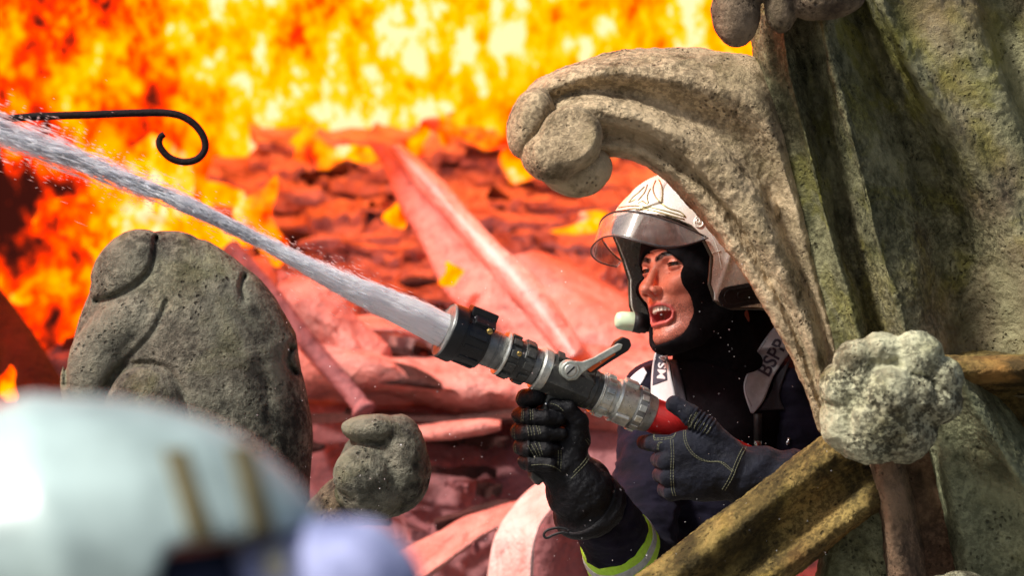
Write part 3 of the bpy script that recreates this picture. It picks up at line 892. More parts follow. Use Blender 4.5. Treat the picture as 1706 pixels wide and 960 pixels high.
def stitches(name, bvh, lines, mat, parent, r=.00055, dash=4.0, lift=.0005):
    paths = []
    for pts in lines:
        P = np.array(pts, float)
        L = np.linalg.norm(np.diff(P, axis=0), axis=1).sum()
        k = max(2, int(L / dash))
        Q = catmull(P, k * 4 + 1)
        for i in range(k):
            seg = Q[i * 4:i * 4 + 4]
            W = [hit(bvh, x, y, lift) for x, y in seg]
            if all(w is not None for w in W):
                W = np.array([w[:] for w in W])
                if np.ptp(W[:, 1]) < .012: paths.append(W)
    if not paths: return None
    return tubes(name, paths, [r] * len(paths), mat, parent, sides=4)
def patch(name, left, right, n, m, bvh, mat, parent, thick=.0025, lift=.001, smooth=6):
    Lc, Rc = catmull(np.array(left, float), n), catmull(np.array(right, float), n)
    t = np.linspace(0, 1, m)[None, :, None]
    G = Lc[:, None] * (1 - t) + Rc[:, None] * t
    Yv = np.zeros((n, m))
    last = None
    for i in range(n):
        for j in range(m):
            h = hit(bvh, *G[i, j])
            Yv[i, j] = h.y if h is not None else (np.nan if last is None else last)
            if h is not None: last = h.y
    Yv[np.isnan(Yv)] = np.nanmean(Yv)
    for _ in range(smooth):
        Z = np.pad(Yv, 1, mode='edge')
        Yv = np.minimum(Yv, (Z[:-2, 1:-1] + Z[2:, 1:-1] + Z[1:-1, :-2] + Z[1:-1, 2:]) / 4)
    edge = np.zeros((n, m)); edge[:, [0, -1]] = thick * .6; edge[[0, -1]] = thick * .6
    A = at_arr(np.dstack([G, Yv - lift - thick + edge])); B = at_arr(np.dstack([G, Yv - lift + .004]))
    nn = n * m
    q = grid_faces(n, m, False)
    e = np.concatenate([np.arange(m), np.arange(1, n) * m + m - 1, (n - 1) * m + np.arange(m - 2, -1, -1), np.arange(n - 2, 0, -1) * m])
    e1 = np.roll(e, -1)
    V = np.vstack([A.reshape(-1, 3), B.reshape(-1, 3)])
    F = [np.vstack([q, q[:, ::-1] + nn, np.stack([e, e + nn, e1 + nn, e1], -1)])]
    if signed_volume(V - V.mean(0), F) < 0: F = [f[:, ::-1] for f in F]
    return link(name, fast_mesh(name, V, F, mat), parent)
def letters(name, text, px, py, ang, height, bvh, mat, parent, lift=.0008, sx=1.0, bold=.02, spacing=1.0):
    cu = bpy.data.curves.new("letters", 'FONT'); cu.body = text; cu.size = 1.0; cu.offset = bold; cu.space_character = spacing
    cu.resolution_u = 4
    ob = bpy.data.objects.new("letters", cu); COL.objects.link(ob)
    dg = bpy.context.evaluated_depsgraph_get()
    me = bpy.data.meshes.new_from_object(ob.evaluated_get(dg))
    bpy.data.objects.remove(ob); bpy.data.curves.remove(cu)
    bm = bmesh.new(); bm.from_mesh(me)
    bmesh.ops.triangulate(bm, faces=bm.faces)
    bmesh.ops.subdivide_edges(bm, edges=[e for e in bm.edges if e.calc_length() > .2], cuts=2)
    bmesh.ops.triangulate(bm, faces=bm.faces)
    ca, sa = math.cos(R(ang)), math.sin(R(ang))
    h = height / .72
    last = None
    for v in bm.verts:
        x, y = v.co.x * h * sx, v.co.y * h
        X = px + x * ca + y * sa; Y = py + x * sa - y * ca
        w = hit(bvh, X, Y, lift)
        if w is None: w = last or at(X, Y, 0)
        last = w; v.co = w
    bm.to_mesh(me); bm.free()
    me.name = name; me.materials.clear(); me.materials.append(mat)
    return link(name, me, parent)

# ================================================================== THE FIREFIGHTER
HY = .22
OX, OY, SC_MM = 1106.8, 447.5, 1.09
RM = np.array([[-0.79093162, 0.61123543, -0.02860817], [-0.60403344, -0.77242912, 0.19620618], [0.09783039, 0.17246597, 0.98014525]], np.float32)
def to_head(P):       # px,py,d -> mm forwards, sideways (camera side), up, from between the eyes
    q = np.stack([P[..., 0] - OX, P[..., 2], -(P[..., 1] - OY)], -1) / SC_MM
    return q @ RM
def from_head(L):
    q = np.asarray(L, float) @ RM.T * SC_MM
    return np.stack([OX + q[..., 0], OY - q[..., 2], q[..., 1]], -1)
def sym(L):
    M = L.copy(); M[..., 1] = np.abs(M[..., 1]); return M

def skin_mat():
    m, t, b = new_mat("fire_tinted_skin"); g = N(t); co = coords(g)
    lip = g('ShaderNodeAttribute'); lip.attribute_name = 'lip'
    brow = g('ShaderNodeAttribute'); brow.attribute_name = 'brow'
    n = ntex(g, co, 55, 5, .6)
    c = mix(g, ramp(g, n, [(.35, 0), (.65, 1)]), (.62, .17, .10), (.78, .26, .17))  # red of the firelight is mixed into the skin colour
    c = mix(g, math_n(g, 'MULTIPLY', ramp(g, ntex(g, co, 260, 3), [(.55, 0), (.7, 1)]), .35), c, (.45, .16, .10))
    stub = g('ShaderNodeAttribute'); stub.attribute_name = 'beard'
    c = mix(g, math_n(g, 'MULTIPLY', stub.outputs['Fac'], ramp(g, ntex(g, co, 700, 2, .5), [(.42, .15), (.6, .75)])), c, (.16, .055, .04))
    c = mix(g, math_n(g, 'MULTIPLY', ramp(g, ntex(g, co, 24, 4, .6, .5), [(.55, 0), (.7, 1)]), .45), c, (.30, .09, .06))
    c = mix(g, lip.outputs['Fac'], c, (.50, .075, .07))
    hair = ntex(g, coords(g, scale=(1, 1, .35)), 420, 3)
    bm_ = math_n(g, 'MULTIPLY', brow.outputs['Fac'], ramp(g, hair, [(.30, .6), (.5, 1)]))
    c = mix(g, bm_, c, (.022, .012, .009))
    g.link(c, b.inputs['Base Color'])
    b.inputs['Roughness'].default_value = .40
    b.inputs['Subsurface Weight'].default_value = .05
    b.inputs['Subsurface Radius'].default_value = (.010, .003, .0015)
    g.link(ramp(g, ntex(g, co, 75, 5, .7), [(.35, .32), (.7, .62)]), b.inputs['Roughness'])
    bump(g, math_n(g, 'ADD', ntex(g, co, 420, 4), math_n(g, 'MULTIPLY', ntex(g, co, 90, 4), 2.5)), b, .5, .0012)
    return m
SKIN = skin_mat()
FABRIC = plain("black_knit", (.006, .005, .006), .92, spec=.1, vary=.4, scale=120, bumpd=.001, bscale=900)
NAVY = None
def cloth(name, a, b_, sheen=.15, rough=.75, sc=18, weave=1400, dirt=.0, spec=.3):
    m, t, b = new_mat(name); g = N(t); co = coords(g)
    c = mix(g, ramp(g, ntex(g, co, sc, 6, .65), [(.35, 0), (.7, 1)]), a, b_)
    if dirt:
        c = mix(g, math_n(g, 'MULTIPLY', ramp(g, ntex(g, co, sc * 9, 6, .75), [(.55, 0), (.72, 1)]), dirt), c, tuple(x * 3 + .03 for x in b_))
    g.link(c, b.inputs['Base Color']); b.inputs['Roughness'].default_value = rough
    b.inputs['Specular IOR Level'].default_value = spec
    b.inputs['Sheen Weight'].default_value = sheen
    h = math_n(g, 'ADD', math_n(g, 'MULTIPLY', ntex(g, co, sc * 3, 5, .6), 3), ntex(g, co, weave, 2))
    bump(g, h, b, .6, .0016)
    return m
NAVY = cloth("navy_turnout_cloth", (.003, .0026, .008), (.011, .009, .026), sheen=.02, spec=.15)
GLOVE = cloth("black_leather_glove", (.0010, .0009, .0014), (.0045, .0042, .006), sheen=.0, rough=.46, sc=40, weave=900, dirt=.03, spec=.22)
GLOVE2 = cloth("blue_black_glove", (.003, .0035, .008), (.010, .012, .024), sheen=.05, rough=.62, sc=30, weave=900, dirt=.12, spec=.2)
STITCH = plain("olive_thread", (.17, .17, .10), .8, vary=.2)
GREYTAPE = plain("grey_reflective_tape", (.40, .40, .42), .5, spec=.5, vary=.12, scale=90, bumpd=.0006)
DARKPRINT = plain("dark_print", (.045, .04, .06), .7, vary=.15)
HIVIS = plain("lime_reflective", (.45, .80, .03), .45, spec=.5, vary=.12, scale=120, bumpd=.001, bscale=300)
SILVERTAPE = plain("silver_tape", (.42, .45, .42), .4, spec=.6, vary=.2, scale=120)
BLACK = plain("black_rubber", (.010, .009, .010), .5, spec=.4, vary=.4, scale=80, bumpd=.001, bscale=300)

# ---- head (fine) and body (coarse), one mesh
f = Field((1050, 380, -90), (1260, 640, 150), 1.5, HY)
L = to_head(f.P); M = sym(L)
def head_sdf(L, M):
    L = L.copy(); M = M.copy()
    L[..., 2] = np.where(L[..., 2] < 0, L[..., 2] / .935, L[..., 2]); M[..., 2] = L[..., 2]
    d = ell(L, (-78, 0, 28), (98, 76, 92))
    d = smin(d, ell(L, (-30, 0, -42), (48, 55, 74)), 14)
    d = smin(d, chain(M, [(-64, 46, -72), (-24, 34, -100), (-2, 6, -113)], [16, 16, 16.5], 4), 18)
    d = smin(d, cap(M, (0, 0, -113), (-2, 8, -113), 15.5), 9)
    d = smin(d, ell(M, (-10, 44, -26), (22, 16, 17)), 16)
    d = smin(d, ell(M, (7, 28, -34), (12, 15, 14)), 12)
    d = smin(d, ell(L, (10, 0, -62), (13, 23, 15)), 9)
    # frowning brow
    d = smin(d, chain(M, [(15, 7, 9), (12, 24, 12), (5, 37, 13), (-8, 45, 7)], [6.0, 6.0, 6.0, 6], 4), 12)
    d = smax(d, -ell(M, (20, 29, 0), (10, 12, 7)), 7)
    d = smax(d, -cap(M, (24, 3.5, 8), (23, 3.5, 22), 1.6), 2.5)
    # nose
    d = smin(d, cap(L, (15, 0, 4), (35, 0, -33), 6.0, 7.5), 6)
    d = smin(d, ell(L, (38, 0, -38), (9, 9, 8.5)), 4)
    d = smin(d, ell(M, (27, 12, -41), (10, 7, 7.5)), 3.5)
    d = smin(d, cap(L, (33, 0, -44), (22, 0, -52), 3.6, 4), 3)
    d = smax(d, -ell(M, (30, 7.8, -47.5), (8, 4.2, 5.2)), 1.5)
    d = smax(d, -chain(M, [(30, 19, -37), (23, 26, -50), (13, 33, -68), (4, 34, -88)], [2.4, 3.6, 3.6, 2], 2), 6)
    # mouth: lips round a wide open shout
    d = smin(d, chain(M, [(19, 0, -62.5), (17, 13, -63.5), (10, 23, -69), (7, 26.5, -78), (8, 24, -88), (12, 15, -94), (16, 0, -95)], [3.2, 3.3, 2.8, 2.2, 2.8, 3.8, 4.2], 1.5), 3.5)
    mo = (((M[..., 1] / 23.5) ** 2) ** 1.5 + ((np.abs(M[..., 2] + 78.5) / 12.8) ** 3)) ** (1 / 3) - 1
    d = smax(d, -np.maximum(mo * 12, -(M[..., 0] + 14)), 1.2)
    for a_, b_, r_ in (((15, 18, -10), (5, 41, -9), 1.3), ((10, 24, -15), (2, 42, -15), 1.0), ((2, 46, 2), (-8, 54, 5), 1.0), ((2, 46, -1), (-9, 54, -4), 1.0), ((19, 4, 24), (12, 28, 27), 1.2)):
        d = smax(d, -cap(M, a_, b_, r_), 2.6)
    d = smax(d, -cap(M, (20, 0, -103), (18, 12, -101), 2.5), 5)
    # ear side hollow of the cheek
    # eyelids
    e = np.linalg.norm(M - np.array([1, 31, 0], np.float32), axis=-1)
    up = (M[..., 2] - (1.0 + .10 * (M[..., 1] - 31)))
    lo = (-2.6 - M[..., 2])
    shell = np.maximum(np.abs(e - 12.6) - 1.1, -np.maximum(up, lo))
    shell = np.maximum(shell, -(M[..., 0] - 1))
    d = smin(d, shell, 1.6)
    return d
d = head_sdf(L, M)
neck = cap(f.P, (1185, 520, 75), (1225, 660, 110), 62)
d = smin(d, neck, 14)
f.d = d * SC_MM
def face_post(me, P):
    Lp = to_head(P.astype(np.float32)); Lp[..., 2] = np.where(Lp[..., 2] < 0, Lp[..., 2] / .935, Lp[..., 2]); Mp = sym(Lp)
    ld = np.minimum(chain(Mp, [(22, 0, -63), (19, 13, -64), (12, 24, -70), (8, 27, -78)], [1, 1, 1, 1]), chain(Mp, [(20, 0, -95), (15, 15, -93), (10, 24, -88), (8, 27, -78)], [1, 1, 1, 1]))
    inside = ell(Mp, (4, 0, -78.5), (26, 25, 14)) < 1
    lip = np.clip(1 - (ld - 2.2) / 2.2, 0, 1) * .8
    lip = np.where(inside, 1, lip)
    bd = chain(Mp, [(22, 9, 11), (19, 22, 15.5), (12, 36, 16.5), (0, 47, 11)], [1, 1, 1, 1])
    bdm = np.clip((-Lp[..., 2] - 52) / 14, 0, 1) * np.clip(1.3 - np.abs(Lp[..., 2] + 105) / 90, 0, 1)
    attr(me, 'beard', bdm * (1 - lip)); attr(me, 'lip', lip); attr(me, 'brow', np.clip(1 - (bd - 2.4) / 2.8, 0, 1))
head_o = f.mesh("head_part", SKIN, post=face_post)
f2 = Field((900, 560, -280), (1460, 1120, 260), 9.0, HY)
def body_sdf(P, g):
    d = ell(P, (1215, 830, 120), (118 + g, 240 + g, 85 + g))
    d = smin(d, cap(P, (1110, 665, 140), (1320, 660, 90), 52 + g), 40)
    d = smin(d, cap(P, (1185, 560, 80), (1225, 680, 110), 56 + g * .6), 20)
    d = smin(d, chain(P, [(1092, 665, 130), (1082, 800, 60), (1060, 952, -55)], [44 + g, 46 + g, 52 + g], 14), 20)
    d = smin(d, chain(P, [(1056, 955, -55), (982, 815, -225)], [60 + g, 34 + g], 8), 14)
    d = smin(d, chain(P, [(1328, 660, 90), (1372, 850, 0), (1250, 790, -190)], [46 + g, 42 + g, 30 + g], 14), 16)
    return d
f2.d = body_sdf(f2.P, 0)
body_o = f2.mesh("body_part", SKIN)
# join head and body into the one mesh of the person
me1, me2 = head_o.data, body_o.data
bm = bmesh.new(); bm.from_mesh(me1); bm.from_mesh(me2)
pm_ = bpy.data.meshes.new("person"); bm.to_mesh(pm_); bm.free()
pm_.materials.append(SKIN)
for p in pm_.polygons: p.use_smooth = True
bpy.data.objects.remove(head_o); bpy.data.objects.remove(body_o)
person = link("person", pm_)
tag(person, "shouting firefighter in silver helmet and navy jacket leaning out from behind the stone arm", "person")

# eyes
EYEW = plain("eye_white", (.34, .22, .18), .15, vary=.05); IRIS = plain("dark_iris", (.02, .012, .008), .08, vary=.2)
def sphere_at(name, Lc, r, mat, parent, Y0=HY, seg=3, scale=(1, 1, 1), sq=1.0):
    bm = bmesh.new(); bmesh.ops.create_icosphere(bm, subdivisions=seg, radius=1)
    P = np.array([v.co[:] for v in bm.verts]); P = np.sign(P) * np.abs(P) ** sq
    P = P * r * np.array(scale) + np.array(Lc)
    W = lin(from_head(P), Y0)
    for v, w_ in zip(bm.verts, W): v.co = w_
    bmesh.ops.recalc_face_normals(bm, faces=bm.faces)
    me = bpy.data.meshes.new(name); bm.to_mesh(me); bm.free(); me.materials.append(mat)
    for p in me.polygons: p.use_smooth = True
    return link(name, me, parent)
for s in (1, -1):
    e = sphere_at("eye", (1, 31 * s, 0), 11.6, EYEW, person)
    sphere_at("iris", (1 + 10.2, 31 * s + 1.0, 1.0), 1, IRIS, e, scale=(2.2, 5.8, 5.8))
# eyebrow hairs
pb = bvh_of(person)
rb = np.random.default_rng(3); hairs = []
for s_ in (1, -1):
    cv = catmull(np.array([(22, 9 * s_, 11), (19, 21 * s_, 15.5), (12, 35 * s_, 16.5), (2, 46 * s_, 11.5)], float), 60)
    for k in range(110):
        i = rb.integers(0, 58); c_ = cv[i] + np.array([0, 0, rb.uniform(-3.2, 3.2) * (1 - .5 * i / 60)])
        e_ = c_ + (cv[min(59, i + 6)] - cv[i]) * rb.uniform(.5, 1) + np.array([0, 0, rb.uniform(-.5, 2.2)])
        q0, q1 = from_head(c_), from_head(e_)
        w0 = lin(q0, HY); w1 = lin(q1, HY)
        n0 = pb.find_nearest(Vector(w0)); n1_ = pb.find_nearest(Vector(w1))
        if n0[0] is None: continue
        hairs.append(np.array([n0[0][:], (np.array(n0[0]) + np.array(n1_[0])) / 2 + np.array(n0[1]) * .0012, np.array(n1_[0]) + np.array(n1_[1]) * .0012]))
eb = tubes("eyebrows", hairs, [np.array([.00032, .00028, .00010])] * len(hairs), plain("dark_hair", (.008, .005, .004), .6, spec=.1), person, sides=3)
# lashes
for s_ in (1, -1):
    for u0, r_ in ((2.0, .0011), (-2.6, .0006)):
        Lq = np.array([(1 + 13.4 * math.cos(a_) * .98, 31 * s_ + 13.4 * math.sin(a_), u0 * math.cos(a_ * 1.1)) for a_ in np.linspace(-1.05, 1.05, 14)])
        tubes("eyelash", [lin(from_head(Lq), HY)], [r_], bpy.data.materials["dark_hair"], person, sides=5)
# teeth and tongue
TOOTH = plain("tooth_enamel", (.78, .70, .58), .2, vary=.06, scale=300)
for i in range(-4, 5):
    if i == 0: continue
    a = (abs(i) - .5) * .255 * (1 if i > 0 else -1)
    c = np.array([-8 + 24 * math.cos(a) * 1.0, 22.5 * math.sin(a), -64 - .3 * abs(i)])
    sphere_at("tooth", c, 1, TOOTH, person, seg=3, scale=(2.4, 3.1, 5.6 - .35 * abs(i)), sq=.55)
sphere_at("tongue", (2, 0, -87), 1, plain("tongue", (.35, .06, .06), .3), person, scale=(14, 14, 6))

# ---- black hood
f = Field((1045, 370, -110), (1400, 740, 230), 2.5, HY)
L = to_head(f.P); M = sym(L)
g_ = smin(ell(L, (-78, 0, 28), (104, 83, 98)), head_sdf(L, M) - 4.5, 6)
g_ = smin(g_, ell(L, (-32, 0, -42), (50, 60, 76)), 14)
g_ = smin(g_, chain(M, [(-64, 50, -72), (-25, 40, -108), (-6, 6, -116)], [18, 17, 17], 4), 16)
g_ = smin(g_ * SC_MM, chain(f.P, [(1180, 540, 70), (1200, 610, 70), (1225, 700, 90)], [66, 74, 92], 10), 24)
g_ = smin(g_, chain(f.P, [(1245, 500, 130), (1275, 590, 120)], [46, 52]), 20)
g_ = smax(g_, f.P[..., 1] - 655 - .1 * (f.P[..., 0] - 1200), 6)
g_ = g_ + 2.0 * np.sin(f.P[..., 1] / 7.0 + f.P[..., 0] / 22) * np.clip((f.P[..., 1] - 585) / 30, 0, 1) + 2.0 * fbm(f.P, .035, 3)
op = (np.power(np.abs(M[..., 1]) / 53, 2.6) + np.power(np.abs(M[..., 2] + 46) / 73, 2.6)) ** (1 / 2.6) - 1
op = np.maximum(op * 50, -(M[..., 0] + 26 + .10 * (M[..., 2] + 50)))
g_ = smax(g_, -op * SC_MM, 4)
f.d = g_
hood = f.mesh("hood", FABRIC, person)

# ---- helmet
def chrome():
    m, t, b = new_mat("worn_silver_shell"); g = N(t); co = coords(g)
    n = ntex(g, co, 30, 6, .7)
    c = mix(g, ramp(g, n, [(.3, 0), (.7, 1)]), (.88, .84, .70), (.97, .96, .90))
    g.link(c, b.inputs['Base Color']); b.inputs['Metallic'].default_value = .35
    r = ramp(g, ntex(g, co, 90, 6, .7), [(.3, .14), (.75, .38)])
    g.link(r, b.inputs['Roughness'])
    p = bump(g, ntex(g, co, 14, 3, .5), None, .35, .006)
    bump(g, ntex(g, co, 320, 4, .7), b, .12, .001, prev=p)
    return m
CHROME = chrome()
RIMM = plain("dark_edge_trim", (.10, .085, .06), .35, .6, vary=.3)
def g_edge(u):
    return np.interp(u, [-200, -76, -72, -63, -41, 2, 30, 50, 64, 76, 84], [-60, -36, -26, -17, -8, -11, 3, 20, 45, 84, 140])
f = Field((985, 270, -160), (1360, 560, 260), 2.2, HY)
L = to_head(f.P)
def shell_d(L):
    q = L - np.array([-72, 0, 30], np.float32)
    q = q.copy()
    q[..., 2] = np.where(q[..., 2] < 0, q[..., 2] * .42, q[..., 2])
    r = np.stack([np.where(q[..., 0] > 0, 162, 128), np.full(q.shape[:-1], 110), np.full(q.shape[:-1], 122)], -1)
    k0 = np.linalg.norm(q / r, axis=-1); k1 = np.linalg.norm(q / (r * r), axis=-1) + 1e-6
    d = k0 * (k0 - 1) / k1
    # central crest and side creases
    d = d - 5 * np.exp(-(L[..., 1] / 11) ** 2) * np.clip((L[..., 2] - 90) / 30, 0, 1)
    return d
sd = shell_d(L)
cut = L[..., 0] - g_edge(L[..., 2])
bot = -(L[..., 2] + 76 + .10 * (L[..., 0] + 40).clip(-200, 0))
c2 = smax(np.maximum(cut * .8, -50), bot, 14)
sh = smax(np.maximum(sd, -(sd + 5.5)), c2, 1.5)
# flowing crease behind the pivot
crs = np.abs(L[..., 0] + 42 + .35 * (L[..., 2] - 10)) 
sh = sh + .0
f.d = (sh - 1.8 * np.exp(-(crs / 5) ** 2) * (np.abs(sd) < 4) * np.clip((60 - L[..., 2]) / 40, 0, 1)) * SC_MM
helmet = f.mesh("helmet", CHROME, person)
rim = np.sqrt(np.square(sd + 1.5) + np.square(c2)) - 2.4
f.d = rim * SC_MM
f.mesh("rim", RIMM, helmet)
# black vents on the side
ov = lambda cx, cy, rx, ry, a: (np.linalg.norm(((f.P[..., :2] - np.array([cx, cy])) @ rz(a)[:2, :2]) / np.array([rx, ry]), axis=-1) - 1) * min(rx, ry)
side = (f.P[..., 2] < 60)
front_only = np.where(f.P[..., 2] < 40, -5, 50)
# long stadium shaped recess low on the side
st = cap(np.stack([f.P[..., 0], f.P[..., 1], f.P[..., 0] * 0], -1), (1212, 496, 0), (1276, 485, 0), 19)
f.d = smax(smax(np.maximum(sd - 1.6, -(sd + 3)) * SC_MM, st, 2), front_only.astype(np.float32), 1)
vent = f.mesh("side_vent", BLACK, helmet)
st2 = np.abs(cap(np.stack([f.P[..., 0], f.P[..., 1], f.P[..., 0] * 0], -1), (1216, 495, 0), (1272, 485, 0), 12)) - 1.6
st3 = np.abs(cap(np.stack([f.P[..., 0], f.P[..., 1], f.P[..., 0] * 0], -1), (1232, 492, 0), (1252, 488, 0), 6)) - 1.4
f.d = smax(smax(np.maximum(sd - 3.0, -(sd + 1)) * SC_MM, np.minimum(st2, st3), .6), front_only.astype(np.float32), 1)
f.mesh("vent_rib", BLACK, vent)
e = np.asarray(ov(1232, 423, 13, 30, -28), np.float32)
f.d = smax(smax(np.maximum(sd - 1.4, -(sd + 3)) * SC_MM, e, 2), front_only.astype(np.float32), 1)
f.mesh("side_vent", BLACK, helmet)
# raised front plate
tri = np.maximum.reduce([(74 + .0045 * L[..., 1] ** 2) - L[..., 2] + .0, np.abs(L[..., 1]) - 66 + .62 * (L[..., 2] - 74), -(L[..., 0] + 5)])
f.d = smax(np.maximum(sd - 3.6, -(sd + 2)), tri * .8, 2.5) * SC_MM
plate = f.mesh("front_plate", CHROME, helmet)
hb = bvh_of(helmet, plate)
GOLD = plain("worn_brass", (.42, .36, .16), .35, .8, vary=.3)
def z1(x, y): return (960 + x / 2.909, 270 + y / 2.909)
em = [[z1(212, 238), z1(290, 225), z1(370, 235), z1(450, 258), z1(525, 278)], [z1(205, 222), z1(280, 212), z1(370, 222), z1(460, 245), z1(532, 268)],
      [z1(400, 85), z1(412, 110), z1(418, 150), z1(412, 195)], [z1(385, 90), z1(372, 130), z1(385, 170), z1(410, 200)],
      [z1(330, 120), z1(300, 150), z1(275, 170), z1(255, 195)], [z1(345, 110), z1(330, 150), z1(300, 185)], [z1(410, 200), z1(450, 225), z1(500, 240), z1(528, 262)],
      [z1(360, 130), z1(345, 165), z1(350, 200)], [z1(300, 200), z1(320, 190), z1(345, 205)], [z1(255, 195), z1(270, 190), z1(290, 180)]]
paths = [p for p in (drape_line(hb, q, 14, .0004) for q in em) if len(p) > 5 and np.ptp(p[:, 1]) < .09]
tubes("emblem", paths, [.0011] * len(paths), GOLD, plate, sides=6)
# pivot disc and scratches on the side
cpt = [z1(595 + 22 * math.cos(a), 290 + 26 * math.sin(a)) for a in np.linspace(0, 6.28, 20)]
pv = [drape_line(hb, cpt, 30, .0006), drape_line(hb, [z1(590 + 9 * math.cos(a), 285 + 10 * math.sin(a)) for a in np.linspace(0, 6.28, 12)], 16, .0006),
      drape_line(hb, [z1(632, 452), z1(665, 440), z1(700, 430)], 12, .0002), drape_line(hb, [z1(640, 330), z1(670, 380), z1(690, 440), z1(705, 520)], 24, .0)]
tubes("pivot_mark", [p for p in pv if len(p) > 5], [.0014, .0016, .0007, .0007][:len(pv)], CHROME, helmet, sides=6)

# ---- visor
def glassy(name, tint, refl):
    m, t, b = new_mat(name); g = N(t); t.nodes.remove(b)
    tr = g('ShaderNodeBsdfTransparent'); tr.inputs[0].default_value = (*tint, 1)
    gl = g('ShaderNodeBsdfGlossy'); gl.inputs['Roughness'].default_value = .06
    gl.inputs['Color'].default_value = (.95, .95, .95, 1)
    df = g('ShaderNodeBsdfDiffuse'); df.inputs[0].default_value = (.55, .52, .50, 1)
    lw = g('ShaderNodeLayerWeight'); lw.inputs['Blend'].default_value = .5
    pw = math_n(g, 'ADD', math_n(g, 'MULTIPLY', math_n(g, 'POWER', lw.outputs['Facing'], 2.2), .62), .07)
    co = coords(g)
    smear = ramp(g, ntex(g, co, 26, 6, .7, .6), [(.4, .08), (.75, .34)])
    m1 = g('ShaderNodeMixShader'); g.link(smear, m1.inputs[0]); g.link(tr.outputs[0], m1.inputs[1]); g.link(df.outputs[0], m1.inputs[2])
    fac = math_n(g, 'MULTIPLY', pw, refl)
    m2 = g('ShaderNodeMixShader'); g.link(fac, m2.inputs[0]); g.link(m1.outputs[0], m2.inputs[1]); g.link(gl.outputs[0], m2.inputs[2])
    g.link(m2.outputs[0], t.nodes['Material Output'].inputs['Surface'])
    return m
VIS = glassy("scuffed_clear_visor", (.90, .86, .82), 1.0)
nph, nh = 60, 12
ph = np.linspace(-80, 80, nph)
ulow = np.interp(ph, [-80, -60, -33, 0, 15, 30, 48, 65, 80], [22, 22, 28, 38, 34, 22, 9, 13, 27])
utop = np.interp(np.abs(ph), [0, 20, 35, 57, 80], [78, 74, 66, 50, 30])
def vis_pt(p, t, extra=0):
    A = 118 + 18 * t + extra; B = 104 + 8 * t + extra
    return np.stack([-20 + A * np.cos(R(1) * p), B * np.sin(R(1) * p), utop * (1 - t) + ulow * t], -1)
def smooth_ang(a): 
    for _ in range(6): a[1:-1] = (a[:-2] + 2 * a[1:-1] + a[2:]) / 4
    return a
ulow = smooth_ang(ulow); utop = smooth_ang(utop)
ts = np.linspace(0, 1, nh)
outer = np.stack([vis_pt(ph, t) for t in ts], 0); inner = np.stack([vis_pt(ph, t, -2.2) for t in ts], 0)
W = np.vstack([lin(from_head(outer.reshape(-1, 3)), HY), lin(from_head(inner.reshape(-1, 3)), HY)])
q = grid_faces(nh, nph, False); nn = nh * nph
e = np.concatenate([np.arange(nph), np.arange(1, nh) * nph + nph - 1, (nh - 1) * nph + np.arange(nph - 2, -1, -1), np.arange(nh - 2, 0, -1) * nph]); e1 = np.roll(e, -1)
visor = link("visor", fast_mesh("visor", W, [np.vstack([q, q[:, ::-1] + nn, np.stack([e, e + nn, e1 + nn, e1], -1)])], VIS), helmet)
tubes("visor_edge", [lin(from_head(np.vstack([outer[-1], ])), HY), lin(from_head(outer[0]), HY)], [.0013, .0016], plain("visor_edge_trim", (.05, .035, .03), .3), visor, sides=8)

# ---- lamp clipped to the far side of the helmet
lamp = empty("helmet_torch", lin(np.array([1060., 536, 70]), HY), "small torch with milky lens and black collar beside the shouting mouth", "torch")
LENS = plain("milky_green_lens", (.62, .78, .55), .25, vary=.06); LENS.node_tree.nodes["Principled BSDF"].inputs['Subsurface Weight'].default_value = .3
LENS.node_tree.nodes["Principled BSDF"].inputs['Subsurface Radius'].default_value = (.01, .01, .01)
def lathe_px(name, a, b, prof, mat, parent, Y0, n=32):
    """profile (fraction along a->b, radius px)"""
    a, b = np.array(a, float), np.array(b, float); ax = (b - a); Ln = np.linalg.norm(ax); ax /= Ln
    u = np.cross(ax, [0, 0, 1.]); u /= np.linalg.norm(u); v = np.cross(ax, u)
    th = np.arange(n) * 2 * math.pi / n
    rows = []
    for t, r in prof:
        rows.append(a + ax * t * Ln + r * (np.cos(th)[:, None] * u + np.sin(th)[:, None] * v))
    V = lin(np.array(rows).reshape(-1, 3), Y0); k = len(prof)
    F = [grid_faces(k, n, True)]
    V = np.vstack([V, V[:n].mean(0), V[-n:].mean(0)]); j = np.arange(n); j1 = (j + 1) % n
    F.append(np.vstack([np.stack([np.full(n, k * n), j1, j], -1), np.stack([np.full(n, k * n + 1), (k - 1) * n + j, (k - 1) * n + j1], -1)]))
    if signed_volume(V - V.mean(0), F) < 0: F = [f_[:, ::-1] for f_ in F]
    return link(name, fast_mesh(name, V, F, mat), parent)
lathe_px("lens", (1025, 534, 60), (1059, 537, 64), [(0, 4), (.03, 9), (.12, 13.5), (.3, 15.5), (.9, 16.8), (1, 16.5)], LENS, lamp, HY)
lathe_px("collar", (1056, 537, 64), (1084, 541, 68), [(0, 17.2), (.5, 18), (.55, 16.5), (.8, 16.5), (.85, 14), (1, 13)], BLACK, lamp, HY)
lathe_px("torch_body", (1078, 545, 66), (1125, 551, 72), [(0, 8), (.1, 8.5), (1, 8)], plain("lime_plastic", (.35, .62, .03), .4), lamp, HY)

# ---- jacket
f = Field((900, 560, -320), (1440, 1120, 260), 3.6, HY)
P = f.P
d = body_sdf(P, 10)
wr = 5.5 * np.abs(fbm(np.stack([P[..., 0] * .55, P[..., 1] * 1.6, P[..., 2]], -1), .022, 3, .5, 31)) * 2 - 3
d = d + wr + 1.5 * fbm(P, .05, 3, .5, 33)
